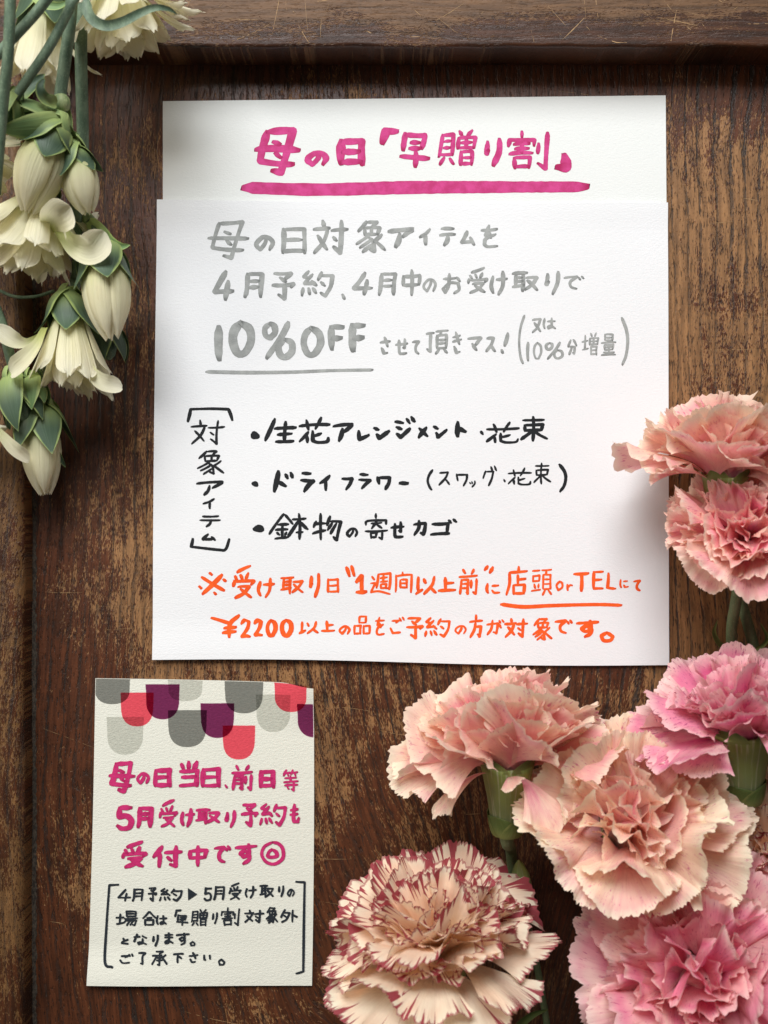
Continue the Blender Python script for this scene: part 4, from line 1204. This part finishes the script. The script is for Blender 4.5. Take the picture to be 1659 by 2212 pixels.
carnation('rose pink carnation with a deep pink whorl, lower right corner', GRP,
          (1508, 2110), 0.050, (-0.10, 0.36, 0.93), 0.0405, 0.020, 0.0095, [(1540, 2230, 0.014), (1560, 2330, 0.010)], M['pet_pink'], 84,
          n=24, outer=58, fan=0.70, amp=0.14, fq=2.0, dome=0.82, power=0.7, curl=0.30,
          extra=[(192, 80, 1.05, 0.75, 8, 0.08, 1.8), (222, 72, 1.0, 0.75, 12, 0.08, 1.8), (158, 84, 1.02, 0.5, 6, 0.10, 2.0), (170, 62, 0.9, 0.45, 4, 0.14, 1.6), (-95, 62, 1.0, 0.75, 16, 0.09, 1.8), (-60, 72, 1.0, 0.75, 12, 0.10, 2.0), (-20, 74, 1.0, 0.7, 8, 0.12, 2.0),
                 (10, 60, 1.0, 0.7, 4, 0.12, 1.8), (40, 56, 1.0, 0.8, 4, 0.10, 1.8), (75, 44, 1.0, 0.75, 0, 0.10, 2.0), (110, 48, 0.98, 0.7, 0, 0.12, 2.0), (135, 64, 1.0, 0.7, 4, 0.12, 2.2), (60, 72, 1.04, 0.8, 8, 0.11, 2.6), (95, 76, 1.04, 0.8, 8, 0.11, 2.6), (25, 80, 1.05, 0.8, 8, 0.11, 2.4)])
carnation('crimson striped carnation mostly out of frame at the right edge', GRP,
          (1655, 1838), 0.032, (-0.35, 0.25, 0.90), 0.0290, 0.016, 0.0085, [(1720, 1960, 0.008), (1740, 2060, 0.006)], M['pet_stripe'], 91,
          n=36, outer=100, fan=0.68, amp=0.12, fq=2.8, dome=0.78, power=0.72, curl=0.3)

# a thin stem with a small closed bud between the striped and the pink flower
root = empty('carnation_bud', at(1120, 1935, 0.012))
tag(root, 'slim green carnation bud on a thin stem between the striped and rose pink flowers', 'flower bud')
org = at(1120, 1935, 0.012)
v, f = tube([at(1132, 1962, 0.014), at(1150, 2040, 0.012), at(1168, 2130, 0.011), at(1184, 2230, 0.010)], 0.0013, 10)
add_mesh('stem', v, f, M['stem_p'], root, org)
v, f, uv = lathe(at(1132, 1964, 0.014), (-0.12, 0.98, 0.15), [(0, 0.0012), (0.002, 0.0022), (0.006, 0.0036), (0.010, 0.0040), (0.014, 0.0034), (0.018, 0.0018), (0.020, 0.0002)], 20)
add_mesh('calyx', v, f, M['calyx'], root, org, uv)
strap_leaf([at(1100, 2260, .006), at(1120, 2215, .010), at(1150, 2190, .012), at(1185, 2180, .012)], 22 * S, 'leaf', M['sepal_p'], root, org, (0, -0.3, 1))


# ------------------------------------------------------------------ white spray carnations
M['ivory'] = white_petal_mat()
M['sepal'] = sepal_mat('blue_green_sepal', (70, 90, 70), (162, 180, 108), 0.70)
M['sepal_lt'] = sepal_mat('pale_green_sepal', (110, 138, 88), (178, 194, 124), 0.6)
M['stem_w'] = stem_mat('blue_green_stem', (78, 98, 78), (108, 126, 102))
M['node'] = stem_mat('pale_node', (116, 136, 92), (160, 170, 122))


def uvgrid(nu, nv):
    u = np.linspace(-1, 1, nu)[None, :].repeat(nv, 0)
    v = np.linspace(0, 1, nv)[:, None].repeat(nu, 1)
    return u, v, np.stack([u.ravel() * .5 + .5, v.ravel()], 1)


def frame_ax(b, t):
    d = np.array(t) - np.array(b)
    L = np.linalg.norm(d)
    return d / L, L


def sepals(parent, org, b, ax, L, r0, n, mat, flare, hug, az0, rg, wide=1.0):
    """pointed sepals sheathing the top of a bud; flare: how far the tips turn out"""
    for k in range(n):
        az = az0 + 2 * math.pi * k / n + rg.uniform(-0.12, 0.12)
        nu, nv = 15, 15
        u, v, uv = uvgrid(nu, nv)
        q = rg.uniform(0.88, 1.12)
        wd = r0 * 0.92 * wide * np.sin(np.pi * np.clip(v * 0.62 + 0.30, 0, 1)) ** 0.8 * (1 - v ** 3.2) ** 0.75
        s = u * wd
        t = v * L * q + 0 * u
        fl = flare * rg.uniform(0.6, 1.4)
        th = np.array([hug, hug * 0.75, hug * 0.35, hug * 0.2, hug * 0.25 + fl * 0.3, hug * 0.25 + fl * 0.6, hug * 0.3 + fl])
        nn = 0.00045 * ((k * 3) % 5) + 0.06 * s * s / r0 * (v ** 2) * 3 + 0.0002 * np.sin(5 * v + k)
        P = petal(b, ax, az, r0 * 0.30, th, s, t, nn, 0.92)
        add_mesh('sepal', P, grid_faces(nu, nv), mat, parent, org, uv)


def bud(thing, org, bp, tp, width, green=False, seed=0, cover=0.5, flare=0.35, nsep=5, mat=None, az0=0.4):
    """a drooping bud: receptacle mesh, closed overlapping petals, sepals; bp / tp: (px, py, h) of foot and tip, width in grid units"""
    rg = random.Random(seed)
    b, t = at(*bp), at(*tp)
    ax, L = frame_ax(b, t)
    r = width * 0.46 * S * (D - bp[2]) / D
    v, f, uv = lathe(b - ax * 0.0015, ax, [(0, 0.0012), (0.001, r * 0.26), (L * 0.10, r * 0.42), (L * 0.22, r * 0.62), (L * 0.4, r * 0.70), (L * 0.6, r * 0.66), (L * 0.8, r * 0.4), (L * 0.88, r * 0.08)], 22)
    rec = add_mesh('bud', v, f, M['node'] if not green else M['stem_w'], thing, org, uv)
    # closed petals wound round each other
    if not green:
        for k in range(8):
            az = az0 + k * 2.39996 * 0.55 + rg.uniform(-.2, .2)
            nu, nv = 15, 19
            u, vv, uv = uvgrid(nu, nv)
            prof = np.array([0.25, 0.60, 0.86, 0.99, 1.0, 0.93, 0.79, 0.56, 0.22])
            rho = r * np.interp(vv, np.linspace(0, 1, 9), prof) * (0.86 + 0.05 * ((k * 3) % 4)) + 0.0001 * k
            half = 0.75 * np.interp(vv, [0, .3, .7, .92, 1], [0.8, 0.95, 1.0, 0.75, 0.35])
            al = az + half * u + 0.35 * vv * 0.6
            z = L * (0.06 + 0.94 * vv) * (1 - 0.02 * rg.random()) - 0.05 * L * (u * u) * vv ** 3
            rho = rho + 0.045 * r * np.cos(u * 1.5) - 0.09 * r * np.abs(u) ** 3 + 0.02 * r * np.sin(3 * u + k)
            A, U, W = rotm(ax)
            P = b + (rho * np.cos(al))[..., None] * U + (rho * np.sin(al))[..., None] * W + z[..., None] * A
            add_mesh('petal', P.reshape(-1, 3), grid_faces(nu, nv), M['ivory'], rec, org, uv)
    sepals(rec, org, b, ax, L * (cover if not green else 0.98), r * 1.04, nsep, mat or M['sepal'], flare if not green else -0.5, 1.05 if not green else 0.9, az0, rg, 1.0 if not green else 1.1)
    # collar bracts
    sepals(rec, org, b - ax * 0.003, ax, L * 0.22 + 0.004, r * 0.62, 4, M['sepal_lt'], 0.25, 0.75, az0 + 0.5, rg, 0.9)
    return rec


def spoon(rg, b, ax, az, L, w, th, cup=0.5, nv=22, nu=13, r0=0.0015, twist=0.0):
    u, v, uv = uvgrid(nu, nv)
    wd = w * 0.5 * np.interp(v, [0, .15, .4, .65, .82, .93, 1], [0.22, 0.34, 0.66, 0.96, 1.0, 0.80, 0.30])
    tip = 1 - 0.05 * np.abs(np.sin(u * 4 + rg.uniform(0, 3))) * (v > 0.9) - 0.05 * u * u * v ** 4
    s = u * wd
    t = v * L * tip
    n = -cup * s * s / (w * 0.5) * 0.9 + 0.05 * w * np.sin(3 * u + rg.uniform(0, 6)) * v + twist * s * v
    P = petal(b, ax, az, r0, th, s, t, n)
    return P, grid_faces(nu, nv), uv


def open_flower(thing, org, bp, tp, spread, n, Lp, wp, seed, sep=True, az0=0.0, extra=(), curl=0.25, sepL=0.42):
    """an open flower hanging head down; tp gives the direction of its mouth; lengths in grid units"""
    rg = random.Random(seed)
    b, t = at(*bp), at(*tp)
    ax, L0 = frame_ax(b, t)
    k0 = S * (D - bp[2]) / D
    L, w = Lp * k0, wp * k0
    v, f, uv = lathe(b - ax * 0.002, ax, [(0, 0.0012), (0.001, w * 0.14), (L * 0.12, w * 0.24), (L * 0.25, w * 0.36), (L * 0.33, w * 0.30), (L * 0.36, 0.0003)], 20)
    rec = add_mesh('flower', v, f, M['node'], thing, org, uv)
    for i in range(n):
        q = i / max(1, n - 1)
        az = az0 + i * 2.39996
        inc = math.radians(3 + spread * q ** 0.9 + rg.uniform(-5, 5))
        c = curl * rg.uniform(-0.2, 1.4)
        th = np.array([inc * 1.3, inc * 1.15, inc, inc + c * 0.2, inc + c * 0.6, inc + c])
        P, f, uv = spoon(rg, b + ax * L * 0.05, ax, az, L * rg.uniform(0.82, 1.05) * (0.9 + 0.1 * q), w * rg.uniform(0.8, 1.15), th, rg.uniform(0.1, 0.7), twist=rg.uniform(-.25, .25))
        add_mesh('petal', P, f, M['ivory'], rec, org, uv)
    for (azd, ind, Lq, wq, cd) in extra:
        az, inc, c = math.radians(azd), math.radians(ind), math.radians(cd)
        th = np.array([inc * 0.6, inc * 0.9, inc, inc + c * 0.3, inc + c * 0.7, inc + c])
        P, f, uv = spoon(rg, b + ax * L * 0.10, ax, az, L * Lq, w * wq, th, 0.6)
        add_mesh('petal', P, f, M['ivory'], rec, org, uv)
    if sep:
        sepals(rec, org, b, ax, L * sepL, w * 0.62, 5, M['sepal'], 0.45, 0.95, az0 + 0.5, rg, 1.25)
        sepals(rec, org, b - ax * 0.002, ax, L * sepL * 0.5, w * 0.36, 4, M['sepal_lt'], 0.2, 0.7, az0, rg, 1.1)
    return rec


def stem(thing, org, pts, r, name='stem'):
    v, f = tube([at(*q) for q in pts], r, 14)
    return add_mesh(name, v, f, M['stem_w'], thing, org)


def node(parent, org, p, r):
    c = at(*p)
    v, f, uv = lathe(c - np.array([0, r, 0]), (0.1, 1, 0.1), [(0, r * .5), (r * .3, r * .92), (r, r * 1.05), (r * 1.6, r * .9), (r * 2, r * .45)], 16, 0.03)
    return add_mesh('node', v, f, M['node'], parent, org, uv)


PP = ([0, .25, .6, .82, .94, 1], [.34, .50, .92, 1.0, .72, .22])
def swept(rec, org, pts, w, nrm=(0, 0, 1), cup=0.3):
    """one petal swept away from the rest"""
    return strap_leaf([at(*q) for q in pts], w * S, 'petal', M['ivory'], rec, org, nrm, cup, PP)


WG = 'white spray carnations hanging down the left side'


def spray(label, px, py, h):
    o = at(px, py, h)
    r = empty('spray_carnation', o)
    tag(r, label, 'spray carnation', WG)
    return r, o


def leafp(thing, org, pts, w, mat='sepal', nrm=(0, 0, 1), cup=0.25):
    return strap_leaf([at(*q) for q in pts], w * S, 'leaf', M[mat], thing, org, nrm, cup)


# spray with the big pale bud, a green bud and a wide open flower below it
r, o = spray('white spray carnation with a big pale bud above a wide open flower', 130, 220, 0.045)
st = stem(r, o, [(158, -40, .052), (150, 60, .050), (138, 150, .047), (130, 222, .045), (142, 290, .038), (158, 380, .032), (166, 500, .026), (168, 600, .020)], 0.0021)
node(st, o, (131, 222, .0455), 0.0030)
node(st, o, (160, 318, .040), 0.0026)
bud(r, o, (122, 262, .047), (-2, 264, .050), 66, green=True, seed=3, mat=M['sepal_lt'], flare=0.2)
bud(r, o, (122, 268, .047), (62, 462, .044), 118, seed=4, cover=0.46, flare=0.55, az0=1.2)
bud(r, o, (158, 320, .042), (192, 464, .040), 86, seed=5, cover=0.55, flare=0.55, az0=0.7)
fl = open_flower(r, o, (98, 400, .030), (72, 570, .028), 50, 28, 225, 64, 6, sep=True, az0=0.2, curl=0.35, sepL=0.22,
            extra=[(-35, 82, 0.55, 1.3, 40), (-40, 70, 0.8, 1.2, -10), (-15, 74, 0.75, 1.0, -30), (-150, 75, 0.8, 0.9, -25)])
swept(fl, o, [(128, 492, .034), (160, 528, .040), (198, 536, .043), (226, 500, .045)], 62, (0.2, -0.3, 1))
swept(fl, o, [(104, 492, .036), (112, 478, .042), (128, 462, .047), (152, 446, .048)], 66, (0.3, -0.5, 1))
swept(fl, o, [(80, 470, .036), (50, 500, .040), (20, 530, .040), (-12, 560, .036)], 52, (-0.2, -0.2, 1))
leafp(r, o, [(122, 225, .050), (98, 212, .054), (88, 190, .056), (97, 168, .055)], 24, 'sepal')
leafp(r, o, [(136, 225, .044), (146, 255, .042), (152, 285, .042), (172, 292, .042)], 22, 'sepal_lt')

# straight stem with the ivory bud, the hanging open flower and a dark green bud
r, o = spray('white spray carnation on a straight stem with a long ivory bud and a flared flower', 176, 300, 0.030)
st = stem(r, o, [(177, -40, .040), (175, 120, .038), (179, 300, .030), (177, 450, .022), (172, 560, .016), (158, 630, .018)], 0.0022)
br = stem(r, o, [(182, 468, .021), (196, 484, .025), (208, 505, .029), (218, 532, .032)], 0.0021, 'branch')
node(br, o, (188, 476, .024), 0.0026)
bud(r, o, (216, 528, .032), (244, 736, .034), 108, seed=14, cover=0.55, flare=0.25, az0=0.1)
leafp(r, o, [(192, 478, .028), (218, 500, .031), (240, 524, .032), (262, 533, .033), (282, 529, .034)], 26, 'sepal_lt')
fl = open_flower(r, o, (148, 632, .024), (152, 800, .026), 22, 16, 236, 62, 15, sep=True, az0=1.0, curl=0.1, sepL=0.50,
            extra=[(-85, 14, 0.72, 1.05, 70)])
swept(fl, o, [(100, 708, .030), (82, 748, .036), (54, 784, .037), (24, 808, .034)], 46, (-0.3, 0.2, 1))
swept(fl, o, [(88, 728, .026), (58, 744, .030), (26, 738, .033), (-16, 706, .034)], 40, (0.1, 0.5, 1))
swept(fl, o, [(186, 770, .028), (198, 806, .031), (226, 832, .031), (264, 838, .028)], 40, (0.2, 0.4, 1))
bud(r, o, (222, 690, .010), (240, 800, .010), 74, green=True, seed=16, flare=0.3)

# flowers hanging in from the top edge
r, o = spray('white spray carnation with a shaggy open flower hanging in at the top edge', 200, -20, 0.05)
open_flower(r, o, (102, -40, .034), (92, 120, .032), 16, 12, 240, 60, 23, sep=True, az0=0.4, curl=0.15, sepL=0.52, extra=[(10, 30, 0.95, 0.55, 35), (185, 20, 0.9, 0.6, 10)])
open_flower(r, o, (252, -75, .038), (272, 60, .036), 44, 30, 205, 58, 24, sep=False, az0=0.1, curl=0.3, extra=[(15, 55, 0.85, 0.8, 20), (-8, 62, 0.95, 0.75, 10), (5, 44, 1.0, 0.8, 15)])
stem(r, o, [(100, -60, .036), (103, -38, .035)], 0.002)
leafp(r, o, [(186, -5, .062), (190, 25, .063), (205, 46, .063), (232, 56, .063), (265, 48, .063), (300, 30, .063), (335, 17, .062), (365, 20, .060), (384, 32, .058)], 20, 'stem_w', (0, -0.25, 1), 0.15)
leafp(r, o, [(75, -12, .048), (95, 8, .050), (125, 14, .050), (150, 2, .050)], 22, 'sepal_lt')

# thin side stems crossing the top left corner
r, o = spray('white spray carnation with thin crossing stems and one small green bud', 20, 200, 0.06)
st = stem(r, o, [(24, -50, .075), (18, 110, .072), (6, 230, .066), (-10, 420, .058)], 0.0018)
stem(r, o, [(130, -40, .066), (80, 25, .065), (30, 80, .066), (-30, 145, .068)], 0.0017, 'branch')
br = stem(r, o, [(165, -10, .058), (110, 95, .058), (60, 170, .057), (28, 218, .056)], 0.0016, 'branch')
bud(r, o, (28, 208, .056), (2, 300, .054), 42, green=True, seed=31, mat=M['sepal_lt'], flare=0.3)
leafp(r, o, [(30, 230, .050), (48, 205, .048), (75, 180, .046), (98, 160, .046)], 34, 'sepal')
open_flower(r, o, (-60, 330, .040), (-10, 420, .042), 60, 14, 110, 56, 32, sep=True, az0=0.5, curl=0.4)

# lowest spray: three buds and a swept petal at the left edge
r, o = spray('white spray carnation with three closed buds, lowest of the left bunch', 60, 850, 0.022)
stem(r, o, [(-30, 620, .034), (4, 700, .030), (22, 770, .027), (36, 815, .026)], 0.0019)
stem(r, o, [(112, 690, .020), (105, 770, .021), (84, 812, .023), (72, 830, .023)], 0.0012, 'branch')
stem(r, o, [(36, 815, .024), (70, 850, .020), (90, 880, .018)], 0.0016, 'branch')
bud(r, o, (30, 812, .027), (66, 938, .025), 74, green=True, seed=41, mat=M['sepal'], flare=0.2)
bud(r, o, (72, 818, .026), (80, 890, .026), 52, green=True, seed=42, mat=M['sepal_lt'], flare=0.2)
bud(r, o, (84, 868, .019), (99, 1072, .017), 92, seed=43, cover=0.60, flare=0.12, az0=0.9)
fl = open_flower(r, o, (-75, 905, .026), (-30, 960, .026), 50, 10, 90, 44, 44, sep=True, az0=0.5, curl=0.4)
swept(fl, o, [(-40, 890, .028), (2, 940, .032), (32, 974, .032), (62, 996, .028)], 30, (0.3, 0.5, 1))
stem(r, o, [(-20, 618, .017), (30, 640, .017), (78, 640, .017), (118, 628, .016)], 0.0006, 'branch')
leafp(r, o, [(44, 872, .026), (30, 890, .028), (20, 912, .028), (22, 930, .026)], 18, 'sepal')
leafp(r, o, [(112, 962, .018), (128, 985, .018), (142, 1010, .016)], 14, 'sepal')
